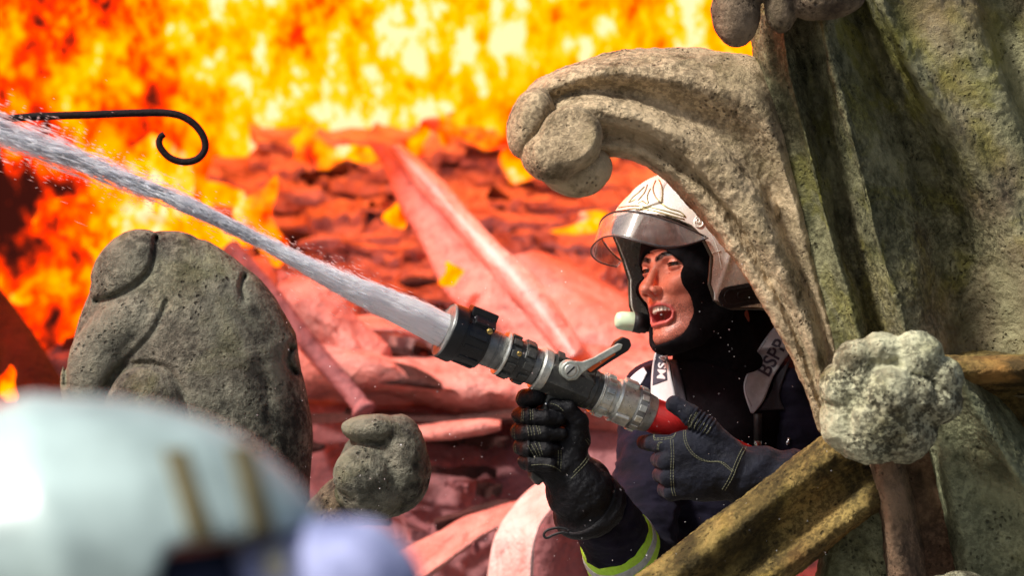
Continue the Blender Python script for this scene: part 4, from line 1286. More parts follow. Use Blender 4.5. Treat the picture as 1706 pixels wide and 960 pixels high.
# cut the jacket off at the wrists and clear the neck
ax = np.array([95, 135, 170], np.float32); ax /= np.linalg.norm(ax)
d = smax(d, -((P - np.array([1002, 848, -196], np.float32)) @ ax) - 400 * (P[..., 0] > 1110) - 400 * (P[..., 2] > -60), 2)
d = smax(d, -cap(P, (1185, 560, 70), (1210, 640, 80), 58, 66), 6)
f.d = d
jacket = f.mesh("jacket", NAVY, person)
# collar
f = Field((1090, 560, -60), (1340, 760, 230), 3.0, HY)
P = f.P
c = chain(P, [(1195, 615, 80), (1215, 700, 92)], [90, 108], 6)
c = np.maximum(c, -(c + 9)); c = smax(c, (612 + .12 * (P[..., 0] - 1200) + 8 * np.sin(P[..., 0] / 24)) - P[..., 1], 4)
f.d = c + 2.4 * fbm(P, .03, 3)
f.mesh("collar", cloth("black_collar", (.003, .002, .003), (.009, .005, .007), rough=.85, sheen=.0, spec=.1), jacket)
jb = bvh_of(jacket)
bpy.context.view_layer.update()
jb_all = bvh_of(jacket, bpy.data.objects["collar.001"] if "collar.001" in bpy.data.objects else jacket)
# straps with lettering
zR = lambda x, y: (1210 + x / 4.3636, 540 + y / 4.3636)
s1 = patch("shoulder_strap", [(1312, 520), zR(300, 80), zR(200, 240), zR(135, 400), zR(130, 500), zR(178, 648)], [(1362, 540), (1335, 566), zR(470, 200), zR(350, 370), zR(270, 560), zR(196, 652)], 50, 16, jb_all, GREYTAPE, jacket, thick=.004, smooth=60)
b1 = bvh_of(s1)
letters("lettering", "BSPP", *zR(305, 392), -60, 24, b1, DARKPRINT, s1, sx=.95)
stitches("stitching", b1, [[zR(185, 600), zR(140, 490), zR(150, 400), zR(212, 250), zR(300, 100)], [zR(232, 622), zR(280, 520), zR(345, 375), zR(455, 215)]], plain("grey_thread", (.2, .18, .2), .8), s1, dash=3)
s1b = patch("strap_flap", [zR(350, 400), zR(320, 500), zR(240, 630)], [zR(480, 230), zR(390, 500), zR(425, 625)], 24, 12, jb_all, cloth("black_webbing", (.012, .010, .014), (.03, .026, .035)), jacket, thick=.003, smooth=30)
s2 = patch("shoulder_strap", [(1100, 572), (1093, 584), (1088, 601), (1084.5, 635), (1084, 680), (1084, 720)], [(1108, 572), (1107, 585), (1114, 600), (1118, 627), (1125, 660), (1132, 720)], 50, 12, jb_all, plain("pale_reflective_tape", (.62, .60, .60), .5, vary=.08), jacket, thick=.005, smooth=80)
b2 = bvh_of(s2)
bx2 = patch("print_panel", [(1093.5, 588), (1089, 612), (1087, 643)], [(1106, 588), (1110, 608), (1112, 634)], 24, 10, b2, DARKPRINT, s2, thick=.0005, lift=.0003, smooth=0)
letters("lettering", "MSA", 1107.5, 633, -84, 14, bvh_of(bx2), plain("white_print", (.7, .66, .66), .6), s2, sx=1.15, lift=.0006, spacing=1.05)
# black strap borders
patch("strap_edge", [(1116, 600), (1122, 640), (1132, 700)], [(1128, 600), (1138, 640), (1150, 700)], 24, 8, jb_all, cloth("black_strap", (.01, .008, .012), (.025, .02, .03)), jacket, thick=.004, smooth=40)
# breathing tube end with chrome ferrule and snap hook
o = lathe_px("tube", (1262, 690, -10), (1262, 735, -14), [(0, 7), (.2, 7), (1, 7)], BLACK, jacket, HY)
STEEL = plain("bright_steel", (.62, .62, .62), .22, 1, vary=.1)
hh = hit(jb_all, 1262, 742); dY = ((hh.y if hh else .2) - HY) / ((D + HY) / D * S)
o.location.y += 0
lathe_px("ferrule", (1262, 731, dY - 8), (1263, 745, dY - 8), [(0, 7.6), (.1, 8), (.9, 8), (1, 7)], STEEL, jacket, HY)
lathe_px("ferrule", (1263, 747, dY - 8), (1264, 757, dY - 8), [(0, 6.2), (.9, 6.2), (1, 5)], STEEL, jacket, HY)
hh = hit(jb_all, 1313, 737); d2 = ((hh.y if hh else .2) - HY) / ((D + HY) / D * S)
lathe_px("snap", (1311, 742, d2 - 4), (1315, 730, d2 - 6), [(0, 3), (.4, 4.5), (.6, 2), (1, 3.4)], STEEL, jacket, HY)
# wet glare, painted as a pale patch on the far shoulder
GLARE = plain("painted_glare", (.80, .80, .84), .35, vary=.1, scale=200, bumpd=.002)
patch("glare_patch", [(1072, 612), (1058, 622), (1048, 634), (1046, 652), (1052, 668)], [(1078, 622), (1072, 634), (1064, 646), (1060, 656), (1063, 672)], 24, 10, jb, GLARE, jacket, thick=.001, smooth=2)
# lime and silver band round the sleeve, near the elbow
f = Field((895, 820, -290), (1160, 1060, 60), 1.9, HY)
P = f.P
arm_d = body_sdf(P, 13) + 1.5 * fbm(P, .05, 3, .5, 33)
tt = (P - np.array([1012, 862, -178], np.float32)) @ ax + 3 * fbm(P, .03, 2)
lim = 700 * (P[..., 2] > -30)
f.d = smax(np.maximum(arm_d, -(arm_d + 9)), np.abs(tt - 76) - 24, 2) + lim
band = f.mesh("reflective_band", HIVIS, jacket)
arm_d2 = arm_d - 1.2
f.d = smax(np.maximum(arm_d2, -(arm_d2 + 6)), np.abs(tt - 76) - 8, 1) + lim
f.mesh("silver_stripe", SILVERTAPE, band)

# ================================================================== GLOVES (frame of the nozzle plane, Y0 = 0)
def glove_tex(d, P, amp=2.0, seed=0):
    return d + amp * fbm(P, .045, 3, .55, seed) + .5 * fbm(P, .2, 2, .5, seed + 4)
ax0 = np.array([.37, .60, .71], np.float32)
f = Field((835, 625, -110), (1085, 910, 130), 1.7, 0.0)
P = f.P
fing = None
for (y, dx, rr, tipx) in ((694, 0, 14.2, 930), (720, -3, 14, 934), (746, 2, 13.8, 924), (771, 8, 13.2, 914)):
    c = chain(P, [(878 + dx, y, 22), (868 + dx, y - 1, -14), (880 + dx, y, -36), (908 + dx, y + 2, -42), (tipx, y + 3, -34)], [rr, rr + .8, rr + .6, rr - .5, rr - 2.5], 1.5)
    bulge = .9 * np.sin(np.clip((P[..., 0] - 872) / 22, 0, 1) * math.pi * 4) * (P[..., 2] < -20)
    c = c + bulge
    fing = c if fing is None else smin(fing, c, 1.2)
idx = chain(P, [(880, 672, 10), (876, 664, -16), (893, 660, -26)], [15, 17, 16], 2)
fing = smin(fing, idx, 1.2)
palm = ell(P, (905, 735, 8), (34, 62, 34))
palm = smin(palm, ell(P, (950, 748, 0), (27, 52, 36), rz(-6)), 14)
palm = smin(palm, ell(P, (918, 778, -8), (44, 24, 34), rz(6)), 10)
th = chain(P, [(962, 735, -8), (962, 702, -20), (946, 680, -32), (922, 674, -34)], [22, 17, 13.5, 11.5], 4)
palm = smin(palm, th, 6)
g1 = smin(palm, fing, 2.0)
cuff = chain(P, [(938, 776, 0), (965, 815, 14), (985, 850, 34)], [40, 52, 62], 16)
g1 = smin(g1, cuff, 12)
# folds where the gauntlet bends
tax = (P - np.array([938, 776, 0], np.float32)) @ ax0
g1 = g1 + 2.6 * np.sin(tax / 7.5 + fbm(P, .02, 2) * 2.5) * np.clip((tax - 5) / 25, 0, 1) * .8
g1 = smax(g1, tax - 92, 4)
f.d = glove_tex(g1, P, 2.4, 3)
glove1 = f.mesh("glove", GLOVE, person)
glove1['label'] = "black leather glove gripping the pistol grip"
f.d = smax(np.maximum(g1 - 3.0, -(g1 + 4)), np.abs(tax - 74 + .18 * (P[..., 0] - 975)) - 10, 3)
f.mesh("cuff_strap", GLOVE, glove1)
gb = bvh_of(glove1)
z5 = lambda x, y: (840 + x / 5.05, 630 + y / 5.05)
lines = []
for (xa, ya, xb, yb) in ((145, 262, 142, 370), (160, 262, 158, 368), (218, 268, 222, 358), (238, 268, 242, 356), (190, 405, 208, 492), (215, 402, 232, 490), (240, 400, 256, 486), (268, 402, 292, 480), (290, 405, 308, 478),
                         (200, 572, 262, 680), (228, 560, 285, 668), (260, 552, 305, 660), (292, 545, 322, 650), (455, 610, 452, 740), (478, 610, 476, 770)):
    lines.append([z5(xa, ya), z5((xa + xb) / 2 + 2, (ya + yb) / 2), z5(xb, yb)])
lines += [[z5(75, 340), z5(66, 460), z5(80, 600), z5(105, 680)], [z5(90, 350), z5(84, 460), z5(96, 600), z5(120, 690)], [z5(700, 510), z5(745, 580), z5(700, 700), z5(600, 810), z5(560, 850)],
          [z5(685, 520), z5(722, 590), z5(680, 690), z5(580, 800)], [z5(100, 215), z5(130, 130), z5(190, 85), z5(280, 75)], [z5(390, 215), z5(450, 235), z5(500, 280)], [z5(230, 735), z5(330, 730), z5(420, 750), z5(480, 790)]]
o = stitches("stitching", gb, lines, STITCH, glove1, r=.00045); 
if o: o['kind'] = 'stuff'
tubes("rivet", [np.array([hit(gb, 910, 673.5, .0) or at(910, 673.5, -.03)]) + np.array([[0, .002, 0], [0, -.002, 0]])], [.0026], STEEL, glove1, sides=10)
# carabiner hanging from the cuff
f_c = np.array([(948, 884), (930, 880), (912, 884), (906, 892), (911, 897), (922, 892), (936, 888), (948, 889)], float)
cb = at_arr(np.column_stack([catmull(f_c, 40, True), np.full(40, .0)]))
cb = np.vstack([cb, cb[:1]])
tag(tubes("carabiner", [cb, at_arr(np.array([(945, 886, .0), (962, 878, .0), (978, 868, -.01)]))], [.0021, .0028], BLACK, None, sides=8), "small black snap hook dangling from the black glove's cuff", "snap hook")

f = Field((1030, 640, -130), (1340, 890, 90), 1.8, 0.0)
P = f.P
fi = chain(P, [(1140, 743, -30), (1110, 741, -20), (1088, 739, 4), (1072, 738, 26)], [19, 17, 14.5, 11.5], 1.5)
for (y, a) in ((766, 0), (792, 3), (816, 10)):
    fi = smin(fi, chain(P, [(1140, y, -34 + a), (1110 + a, y + 2, -30 + a), (1098 + a, y, 4), (1112, y - 8, 26)], [17, 16.5, 14, 12], 2), 1.0)
bk = ell(P, (1172, 778, -20), (72, 58, 36), rz(8))
bk = smin(bk, ell(P, (1150, 745, -30), (46, 28, 26), rz(6)), 14)
tp = chain(P, [(1205, 748, -22), (1178, 716, -32), (1148, 690, -38), (1124, 674, -34)], [26, 20, 17.5, 15.5], 4)
ta = (P[..., 0] * .80 + P[..., 1] * .58)
reg = np.exp(-((ta - (1166 * .80 + 705 * .58)) / 22) ** 4)
tp = tp + 1.7 * np.sin(ta * 2 * math.pi / 7.2) * reg
g2 = smin(smin(bk, fi, 3.5), tp, 7)
cf = chain(P, [(1218, 785, -12), (1262, 800, 6), (1330, 812, 24)], [46, 54, 60], 10)
g2 = smin(g2, cf, 14)
tb = P[..., 0] - 1215
g2 = g2 + 2.2 * np.sin((P[..., 0] + .5 * P[..., 1]) / 8.5 + 3 * fbm(P, .02, 2)) * np.clip(tb / 30, 0, 1)
f.d = glove_tex(g2, P, 2.2, 9)
glove2 = f.mesh("glove", GLOVE2, person)
glove2['label'] = "blue-black stitched glove cupping the red hose"
gb2 = bvh_of(glove2)
z6 = lambda x, y: (1030 + x / 4.8, 650 + y / 4.8)
L2 = []
def dbl(pts, dx, dy):
    L2.append([z6(*p) for p in pts]); L2.append([z6(p[0] + dx, p[1] + dy) for p in pts])
dbl([(525, 310), (525, 390), (555, 470), (620, 540), (710, 575), (810, 580), (880, 630), (910, 655)], 16, -4)
dbl([(1010, 440), (970, 510), (930, 600), (890, 700), (830, 800)], 22, 8)
dbl([(418, 400), (425, 520), (420, 650), (425, 780), (440, 850)], 20, 0)
dbl([(285, 360), (290, 400), (380, 395), (440, 380), (470, 320)], 4, -14)
dbl([(560, 300), (590, 235), (625, 180)], 10, 4)
dbl([(310, 480), (318, 430), (345, 415)], 10, 4)
for k in range(7): L2.append([z6(585 + k * 26, 200 + k * 16), z6(562 + k * 26, 255 + k * 14), z6(560 + k * 24, 300 + k * 8)])
o = stitches("stitching", gb2, L2, STITCH, glove2, r=.0005)
if o: o['kind'] = 'stuff'

# ================================================================== NOZZLE
A3 = np.array([math.cos(R(15)) * .924, math.sin(R(15)), -math.cos(R(15)) * .383]); A3 /= np.linalg.norm(A3)
B3 = np.array([.383, 0, .924]); B3 /= np.linalg.norm(B3); C3 = np.cross(A3, B3)
NO = np.array(at(741, 550, -.065))
def nz(P):
    P = np.asarray(P, float) * S
    return NO + P[..., :1] * A3 + P[..., 1:2] * B3 + P[..., 2:3] * C3
def pix(px, py):   # picture offset -> t, y in the nozzle frame
    dx, dy = px - 741, py - 550
    return ((dx * .924 + dy * .383) / math.cos(R(15)), dx * .383 - dy * .924)
noz = empty("fire_nozzle", at(905, 800, 0), "black and silver hose nozzle with raised lever held by the gloved firefighter", "nozzle")
def worn(name, col, metal, rough, chip=(.45, .43, .40), amt=.6):
    m, t, b = new_mat(name); g = N(t); co = coords(g)
    c = mix(g, ramp(g, ntex(g, co, 50, 6, .7), [(.3, 0), (.7, 1)]), tuple(x * .6 for x in col), tuple(min(1, x * 1.35) for x in col))
    c = mix(g, math_n(g, 'MULTIPLY', ramp(g, ntex(g, co, 170, 6, .75), [(.58, 0), (.66, 1)]), amt), c, chip)
    g.link(c, b.inputs['Base Color']); b.inputs['Metallic'].default_value = metal
    g.link(ramp(g, ntex(g, co, 120, 4), [(.3, rough * .7), (.7, min(1, rough * 1.4))]), b.inputs['Roughness'])
    bump(g, ntex(g, co, 260, 5, .7), b, .35, .0008)
    return m
NBLACK = worn("worn_black_rubber", (.003, .003, .004), 0, .36, (.05, .05, .06), .15)
NGUN = worn("gunmetal", (.22, .22, .21), .5, .42, (.32, .31, .28), .5)
NDARK = worn("dark_anodised", (.055, .055, .05), .3, .45, (.42, .38, .30), .35)
NSILV = worn("scuffed_aluminium", (.62, .62, .56), .7, .36, (.16, .15, .13), .45)
NPALE = worn("pale_lever_metal", (.48, .50, .44), .55, .42, (.2, .18, .14), .5)
BRASS = worn("brass_screw", (.55, .38, .12), .9, .35, (.1, .06, .02), .4)
def nl(name, prof, mat, parent=noz, n=48, rot=0, smooth=True):
    th = np.arange(n) * 2 * math.pi / n + rot
    V = nz(np.array([[[t, r * math.cos(a), r * math.sin(a)] for a in th] for t, r in prof]).reshape(-1, 3))
    k = len(prof)
    F = [grid_faces(k, n, True)]
    V = np.vstack([V, V[:n].mean(0), V[-n:].mean(0)]); j = np.arange(n); j1 = (j + 1) % n
    F.append(np.vstack([np.stack([np.full(n, k * n), j1, j], -1), np.stack([np.full(n, k * n + 1), (k - 1) * n + j, (k - 1) * n + j1], -1)]))
    if signed_volume(V - V.mean(0), F) < 0: F = [f_[:, ::-1] for f_ in F]
    me = fast_mesh(name, V, F, mat, smooth)
    o = link(name, me, parent)
    if smooth:
        m_ = o.modifiers.new("edge", 'EDGE_SPLIT'); m_.split_angle = R(28)
    return o
def nbox(t0, t1, r0, r1, wid, ang):
    """block standing on the barrel, at an angle round it"""
    h = wid / 2
    c, s_ = math.cos(ang), math.sin(ang)
    pts = []
    for t in (t0, t1):
        for r in (r0, r1):
            for w_ in (-h, h):
                pts.append([t, r * c - w_ * s_, r * s_ + w_ * c])
    F = np.array([[0, 1, 3, 2], [4, 6, 7, 5], [0, 4, 5, 1], [2, 3, 7, 6], [0, 2, 6, 4], [1, 5, 7, 3]])
    return nz(pts), F
def nblocks(name, specs, mat, parent=noz, bev=.0006):
    for sp_ in specs:
        V, F = nbox(*sp_)
        if signed_volume(V - V.mean(0), [F]) < 0: F = F[:, ::-1]
        o = link(name, fast_mesh(name, V, [F], mat, False), parent)
        bevel(o, bev)
bump_o = nl("bumper", [(1, 34), (0, 42), (0, 45.5), (2.5, 47.5), (20, 48.5), (24, 47.5), (25.5, 43.5), (60, 42), (68, 41), (70, 38), (70, 26), (22, 26), (20, 34)], NBLACK)
bump_o.data.flip_normals() if False else None
nl("mouth_lip", [(-.5, 43.6), (-2, 45.2), (0, 46.6), (3, 46.8), (3, 43.4)], NGUN, bump_o)
nblocks("tooth", [(1.5, 9, 33, 41, 5.2, k * 2 * math.pi / 24) for k in range(24)], NGUN, bump_o, .0004)
nblocks("tooth", [(4, 14, 27.5, 31.5, 3.6, (k + .5) * 2 * math.pi / 24) for k in range(24)], BRASS, bump_o, .0003)
nblocks("bumper_rib", [(30, 64, 38, 44.5, 9, k * 2 * math.pi / 12 + .26) for k in range(12)], NBLACK, bump_o, .0012)
nblocks("bumper_lug", [(27, 74, 38, 56, 30, .0)], NBLACK, bump_o, .0022)
nblocks("bumper_lug", [(34, 72, 38, 48, 20, .62)], NBLACK, bump_o, .002)
def screw(px, py, zz, r, mat, parent, slot=.6):
    t, y = pix(px, py)
    th = np.arange(20) * 2 * math.pi / 20
    prof = [(0, r), (1.2, r), (1.8, r * .8)]
    V = nz(np.array([[[t + q_ * math.cos(a), y + q_ * math.sin(a), zz + h_] for a in th] for h_, q_ in prof]).reshape(-1, 3))
    V = np.vstack([V, V[-20:].mean(0), V[:20].mean(0)]); j = np.arange(20); j1 = (j + 1) % 20
    F = [grid_faces(3, 20, True), np.vstack([np.stack([np.full(20, 60), 40 + j, 40 + j1], -1), np.stack([np.full(20, 61), j1, j], -1)])]
    if signed_volume(V - V.mean(0), F) < 0: F = [f_[:, ::-1] for f_ in F]
    o = link("screw", fast_mesh("screw", V, F, mat), parent)
    ca, sa = math.cos(slot), math.sin(slot)
    pts = [[t + a_ * r * .85 * ca - b_ * r * .13 * sa, y + a_ * r * .85 * sa + b_ * r * .13 * ca, zz + h_] for a_ in (-1, 1) for b_ in (-1, 1) for h_ in (1.2, 2.1)]
    F2 = np.array([[0, 1, 3, 2], [4, 6, 7, 5], [0, 4, 5, 1], [2, 3, 7, 6], [0, 2, 6, 4], [1, 5, 7, 3]])
    link("slot", fast_mesh("slot", nz(pts), [F2], BLACK, False), o)
    return o
screw(807, 549, 36, 5.0, BRASS, bump_o)
nl("barrel", [(66, 24), (66, 30.5), (69, 31.5), (86, 31), (87, 29.8), (89, 29.8), (90, 31), (102, 30), (106, 28), (106, 22)], NGUN)
gr = nl("grip_ring", [(104, 26), (105, 37), (108, 37.5), (110, 34), (128, 34), (129, 33), (136, 33), (137, 34), (156, 34), (158, 30), (158, 24)], NDARK)
nl("ring", [(103, 30), (103, 37.2), (105.5, 38.2), (108, 37.6), (108, 30)], NSILV, gr)
nblocks("grip_lug", [(111, 127, 32, 38.5, 13, k * 2 * math.pi / 10 + .1) for k in range(10)], NDARK, gr, .0012)
nblocks("grip_lug", [(138, 154, 32, 38, 13, k * 2 * math.pi / 10 + .42) for k in range(10)], NDARK, gr, .0012)
sc_ = screw(855.5, 586, 36.5, 4.5, BRASS, gr, .3)
nl("neck", [(156, 24), (156, 31), (168, 31), (170, 28), (170, 20)], NGUN)
vb = nl("valve_body", [(170, 26), (170, 35), (173, 37), (182, 37), (186, 36), (186, 30)], NSILV)
nl("valve_housing", [(184, 20), (184, 33), (188, 37), (262, 37), (268, 34), (270, 26)], NDARK, n=8, rot=R(22.5), smooth=False)
nblocks("housing_rib", [(200, 262, 33, 38.5, 10, -.55), (192, 205, 33, 40, 22, .45)], NDARK, noz, .001)
nl("rear_ring", [(262, 22), (263, 33), (266, 34.5), (272, 34.5), (274, 33), (282, 33), (284, 28), (284, 20)], NDARK)
c1 = nl("coupling_ring", [(283, 22), (283, 35), (285, 36.5), (287, 35), (288, 35), (304, 35), (306, 33), (308, 33), (308, 22)], NSILV)
nl("ring", [(281, 28), (281, 35.6), (282.5, 36.4), (284, 35.6), (284, 28)], NSILV, c1)
nblocks("coupling_lug", [(289, 303, 33, 38.2, 10, k * 2 * math.pi / 12 + .2) for k in range(12)], NSILV, c1, .0009)
c2_ = nl("coupling", [(306, 22), (306, 32), (312, 32.5), (314, 36), (318, 37.5), (322, 36), (344, 36), (348, 34), (350, 34), (350, 22)], NSILV)
nblocks("coupling_lug", [(318, 344, 32, 42, 22, a) for a in (.25, 2.35, 4.45)], NSILV, c2_, .0025)
nl("ring", [(348, 24), (348, 36.5), (350, 37.5), (364, 37), (366, 35), (366, 24)], NGUN, c2_)
nblocks("coupling_lug", [(351, 364, 33, 39, 11, k * 2 * math.pi / 12 + .4) for k in range(12)], NSILV, c2_, .0009)
nl("hose_sleeve", [(364, 22), (364, 33.5), (367, 34.5), (370, 33), (383, 31), (385, 29.5), (385, 20)], NSILV)
# pistol grip hidden in the fist
gp = [(912, 640), (938, 648), (930, 700), (915, 790), (893, 810), (880, 795), (895, 700)]
def prism(name, poly, z0, z1, mat, parent=noz, bev=.001):
    tp_ = [pix(*p) for p in poly]; k = len(tp_)
    V = nz([[t, y, z0] for t, y in tp_] + [[t, y, z1] for t, y in tp_])
    me = bpy.data.meshes.new(name)
    F = [list(range(k))[::-1], list(range(k, 2 * k))] + [[i, (i + 1) % k, (i + 1) % k + k, i + k] for i in range(k)]
    me.from_pydata([tuple(v) for v in V], [], F)
    bm = bmesh.new(); bm.from_mesh(me); bmesh.ops.recalc_face_normals(bm, faces=bm.faces); bm.to_mesh(me); bm.free()
    me.materials.append(mat)
    o = link(name, me, parent)
    if bev: bevel(o, bev)
    return o
prism("pistol_grip", gp, -14, 14, NDARK, bev=.004)
# lever
lev = prism("lever_arm", [(926, 600), (940, 597), (958, 598), (975, 592), (1000, 578), (1018, 568), (1025, 570), (1022, 578), (1000, 591), (975, 605), (958, 617), (948, 628), (934, 630), (923, 620), (921, 608)], 40, 47, NPALE, bev=.0015)
prism("lever_handle", [(968, 613), (972, 606), (1008, 577), (1014, 566), (1028, 558), (1038, 562), (1041, 572), (1036, 581), (1005, 600), (978, 618), (970, 618)], 26, 41, NBLACK, bev=.002)
prism("lever_insert", [(967, 612), (985, 597), (1012, 582), (1014, 587), (1000, 596), (978, 612), (972, 616)], 36, 42.5, plain("orange_plastic", (.85, .13, .01), .45, vary=.15), bev=.0006)
nl_t, nl_y = pix(937, 612)
def disc(name, px, py, z0, z1, r, mat, parent, r2=None):
    t, y = pix(px, py); r2 = r if r2 is None else r2
    th = np.arange(32) * 2 * math.pi / 32
    prof = [(z0, r), (z1 - 1.5, r), (z1, r2)]
    V = nz(np.array([[[t + q_ * math.cos(a), y + q_ * math.sin(a), h_] for a in th] for h_, q_ in prof]).reshape(-1, 3))
    V = np.vstack([V, V[-32:].mean(0), V[:32].mean(0)]); j = np.arange(32); j1 = (j + 1) % 32
    F = [grid_faces(3, 32, True), np.vstack([np.stack([np.full(32, 96), 64 + j, 64 + j1], -1), np.stack([np.full(32, 97), j1, j], -1)])]
    if signed_volume(V - V.mean(0), F) < 0: F = [f_[:, ::-1] for f_ in F]
    o = link(name, fast_mesh(name, V, F, mat), parent); m_ = o.modifiers.new("edge", 'EDGE_SPLIT'); m_.split_angle = R(30)
    return o
disc("pivot_boss", 937, 612, 30, 50, 16, NPALE, lev, 14)
screw(937, 612, 50, 10.5, NSILV, lev, 1.15)

# ---- hose
HOSE = None
m, t, b = new_mat("red_woven_hose"); g = N(t); co = coords(g)
g.link(mix(g, ramp(g, ntex(g, co, 60, 4), [(.3, 0), (.7, 1)]), (.50, .004, .004), (.75, .015, .012)), b.inputs['Base Color'])
b.inputs['Roughness'].default_value = .55
HOSE = m
p0 = nz(np.array([[378, 0, 0]]))[0]; p1 = nz(np.array([[425, 0, 0]]))[0]
pts = np.array([p0, p1, at(1160, 728, .075), at(1215, 758, .10), at(1290, 795, .12), at(1390, 870, .16), at(1440, 1010, .2)])
hp = catmull(pts, 1400)
rr = .0262 + .00022 * np.sin(np.arange(1400) * 2 * math.pi / 7)
V, F = tube_mesh([hp], [rr], 40)
hose = link("fire_hose", fast_mesh("fire_hose", V, F, HOSE))
tag(hose, "red woven fire hose running from the nozzle's silver sleeve into the near glove", "hose")

# ================================================================== WATER
def water_mat(clear=.0, thru=.35, name="white_water"):
    m, t, b = new_mat(name); g = N(t); co = coords(g)
    c = mix(g, ramp(g, ntex(g, co, 60, 4), [(.35, 0), (.65, 1)]), (.90, .93, .97), (.98, .98, .99))
    g.link(c, b.inputs['Base Color']); b.inputs['Roughness'].default_value = .25
    b.inputs['Subsurface Weight'].default_value = .8; b.inputs['Subsurface Radius'].default_value = (.05, .05, .055)
    tl = g('ShaderNodeBsdfTranslucent'); tl.inputs[0].default_value = (.95, .96, 1, 1)
    m1 = g('ShaderNodeMixShader'); m1.inputs[0].default_value = thru
    g.link(b.outputs[0], m1.inputs[1]); g.link(tl.outputs[0], m1.inputs[2])
    tr = g('ShaderNodeBsdfTransparent'); m2 = g('ShaderNodeMixShader'); m2.inputs[0].default_value = clear
    g.link(m1.outputs[0], m2.inputs[1]); g.link(tr.outputs[0], m2.inputs[2])
    g.link(m2.outputs[0], t.nodes['Material Output'].inputs['Surface'])
    return m
WATER = water_mat(); SPRAY = water_mat(.35, .6, "thin_water")
jc = [(765, 560, -.055), (735, 549, -.06), (690, 526, -.08), (640, 504, -.10), (600, 486, -.12), (520, 447, -.15), (450, 410, -.17), (375, 372, -.19), (300, 336, -.21), (225, 305, -.22), (150, 275, -.23), (60, 240, -.24), (-60, 196, -.25), (-200, 146, -.26)]
jn = 460
JC = catmull(jc, jn)
xs_ = JC[:, 0]
wid = np.interp(xs_, [-200, 0, 100, 200, 300, 380, 450, 520, 600, 690, 745, 765], [42, 32, 27, 20, 14, 10.5, 11, 15, 22, 27, 29, 27])
core = np.interp(xs_, [-200, 0, 100, 200, 300, 380, 450, 520, 600, 690, 745, 765], [.0, .14, .24, .36, .5, .7, .82, .92, .97, 1.0, 1.0, 1.0])
Jw = at_arr(JC)
T = np.gradient(Jw, axis=0); T /= np.linalg.norm(T, axis=1, keepdims=True)
Aj = np.cross(T, [0, 1., 0]); Aj /= np.linalg.norm(Aj, axis=1, keepdims=True); Bj = np.cross(T, Aj)
sd_ = 96
th = np.arange(sd_) * 2 * math.pi / sd_
k0 = np.argmax(-(xs_ - 60 < 0).astype(int)) 
use = np.where(core > .10)[0]
arc = np.concatenate([[0], np.cumsum(np.linalg.norm(np.diff(Jw, axis=0), axis=1))])
Pn = np.stack([np.cos(th)[None] * 2.6 + 0 * arc[:, None], np.sin(th)[None] * 2.6 + 0 * arc[:, None], arc[:, None] * 5 + 0 * th[None]], -1)
strk = fbm(Pn, 2.2, 4, .65, 41)
strk2 = fbm(Pn, 1.0, 2, .6, 48)
rad = (wid * core)[:, None] * S * (1 + strk * .42 * (1.12 - core[:, None] * .98) * 1.7 + strk2 * .25 * (1.15 - core[:, None]))
ring = Jw[:, None] + rad[..., None] * (np.cos(th)[None, :, None] * Aj[:, None] + np.sin(th)[None, :, None] * Bj[:, None])
ring = ring[use]; nn = len(use)
V = np.vstack([ring.reshape(-1, 3), ring[0].mean(0), ring[-1].mean(0)]); j = np.arange(sd_); j1 = (j + 1) % sd_
F = [grid_faces(nn, sd_, True), np.vstack([np.stack([np.full(sd_, nn * sd_), j1, j], -1), np.stack([np.full(sd_, nn * sd_ + 1), (nn - 1) * sd_ + j, (nn - 1) * sd_ + j1], -1)])]
if signed_volume(V - V.mean(0), F) < 0: F = [f_[:, ::-1] for f_ in F]
jet = link("water_jet", fast_mesh("water_jet", V, F, WATER))
tag(jet, "white jet of water shooting from the nozzle up to the left and breaking into spray", "water jet")
# ligaments and drops torn off the jet: slim stretched octahedra
rj = np.random.default_rng(5)
def drops(centres, dirs, lens, rads):
    n = len(centres)
    up = np.cross(dirs, [0.1, 1, .05]); up /= np.linalg.norm(up, axis=1, keepdims=True); sdv = np.cross(dirs, up)
    V = np.stack([centres - dirs * lens[:, None], centres + up * rads[:, None], centres + sdv * rads[:, None], centres - up * rads[:, None], centres - sdv * rads[:, None], centres + dirs * lens[:, None]], 1)
    b_ = np.arange(n)[:, None, None] * 6
    T_ = np.array([[0, 2, 1], [0, 3, 2], [0, 4, 3], [0, 1, 4], [5, 1, 2], [5, 2, 3], [5, 3, 4], [5, 4, 1]])[None]
    return V.reshape(-1, 3), (b_ + T_).reshape(-1, 3)
N_ = 11000
xx = np.where(rj.random(N_) < .72, rj.uniform(-150, 420, N_), rj.uniform(380, 735, N_))
idx_ = np.argmin(np.abs(xs_[None, ::4] - xx[:, None]), axis=1) * 4
w_ = wid[idx_]; cr = core[idx_]
rho = np.where(cr > .5, rj.uniform(.6, 1.0, N_) + rj.exponential(.07, N_), np.abs(rj.normal(0, .44, N_)) + .0)
an = rj.uniform(0, 2 * math.pi, N_)
ctr = Jw[idx_] + (rho * w_ * S)[:, None] * (np.cos(an)[:, None] * Aj[idx_] + np.sin(an)[:, None] * Bj[idx_]) + T[idx_] * rj.uniform(-6, 6, N_)[:, None] * S
dr = T[idx_] + rj.normal(0, .05, (N_, 3)); dr /= np.linalg.norm(dr, axis=1, keepdims=True)
ln = rj.lognormal(2.75, .5, N_) * S * np.where(cr > .5, .8, 1.0); rd = rj.lognormal(.02, .4, N_) * S * np.where(cr > .5, .42, .95)
V1, F1 = drops(ctr, dr, ln, rd)
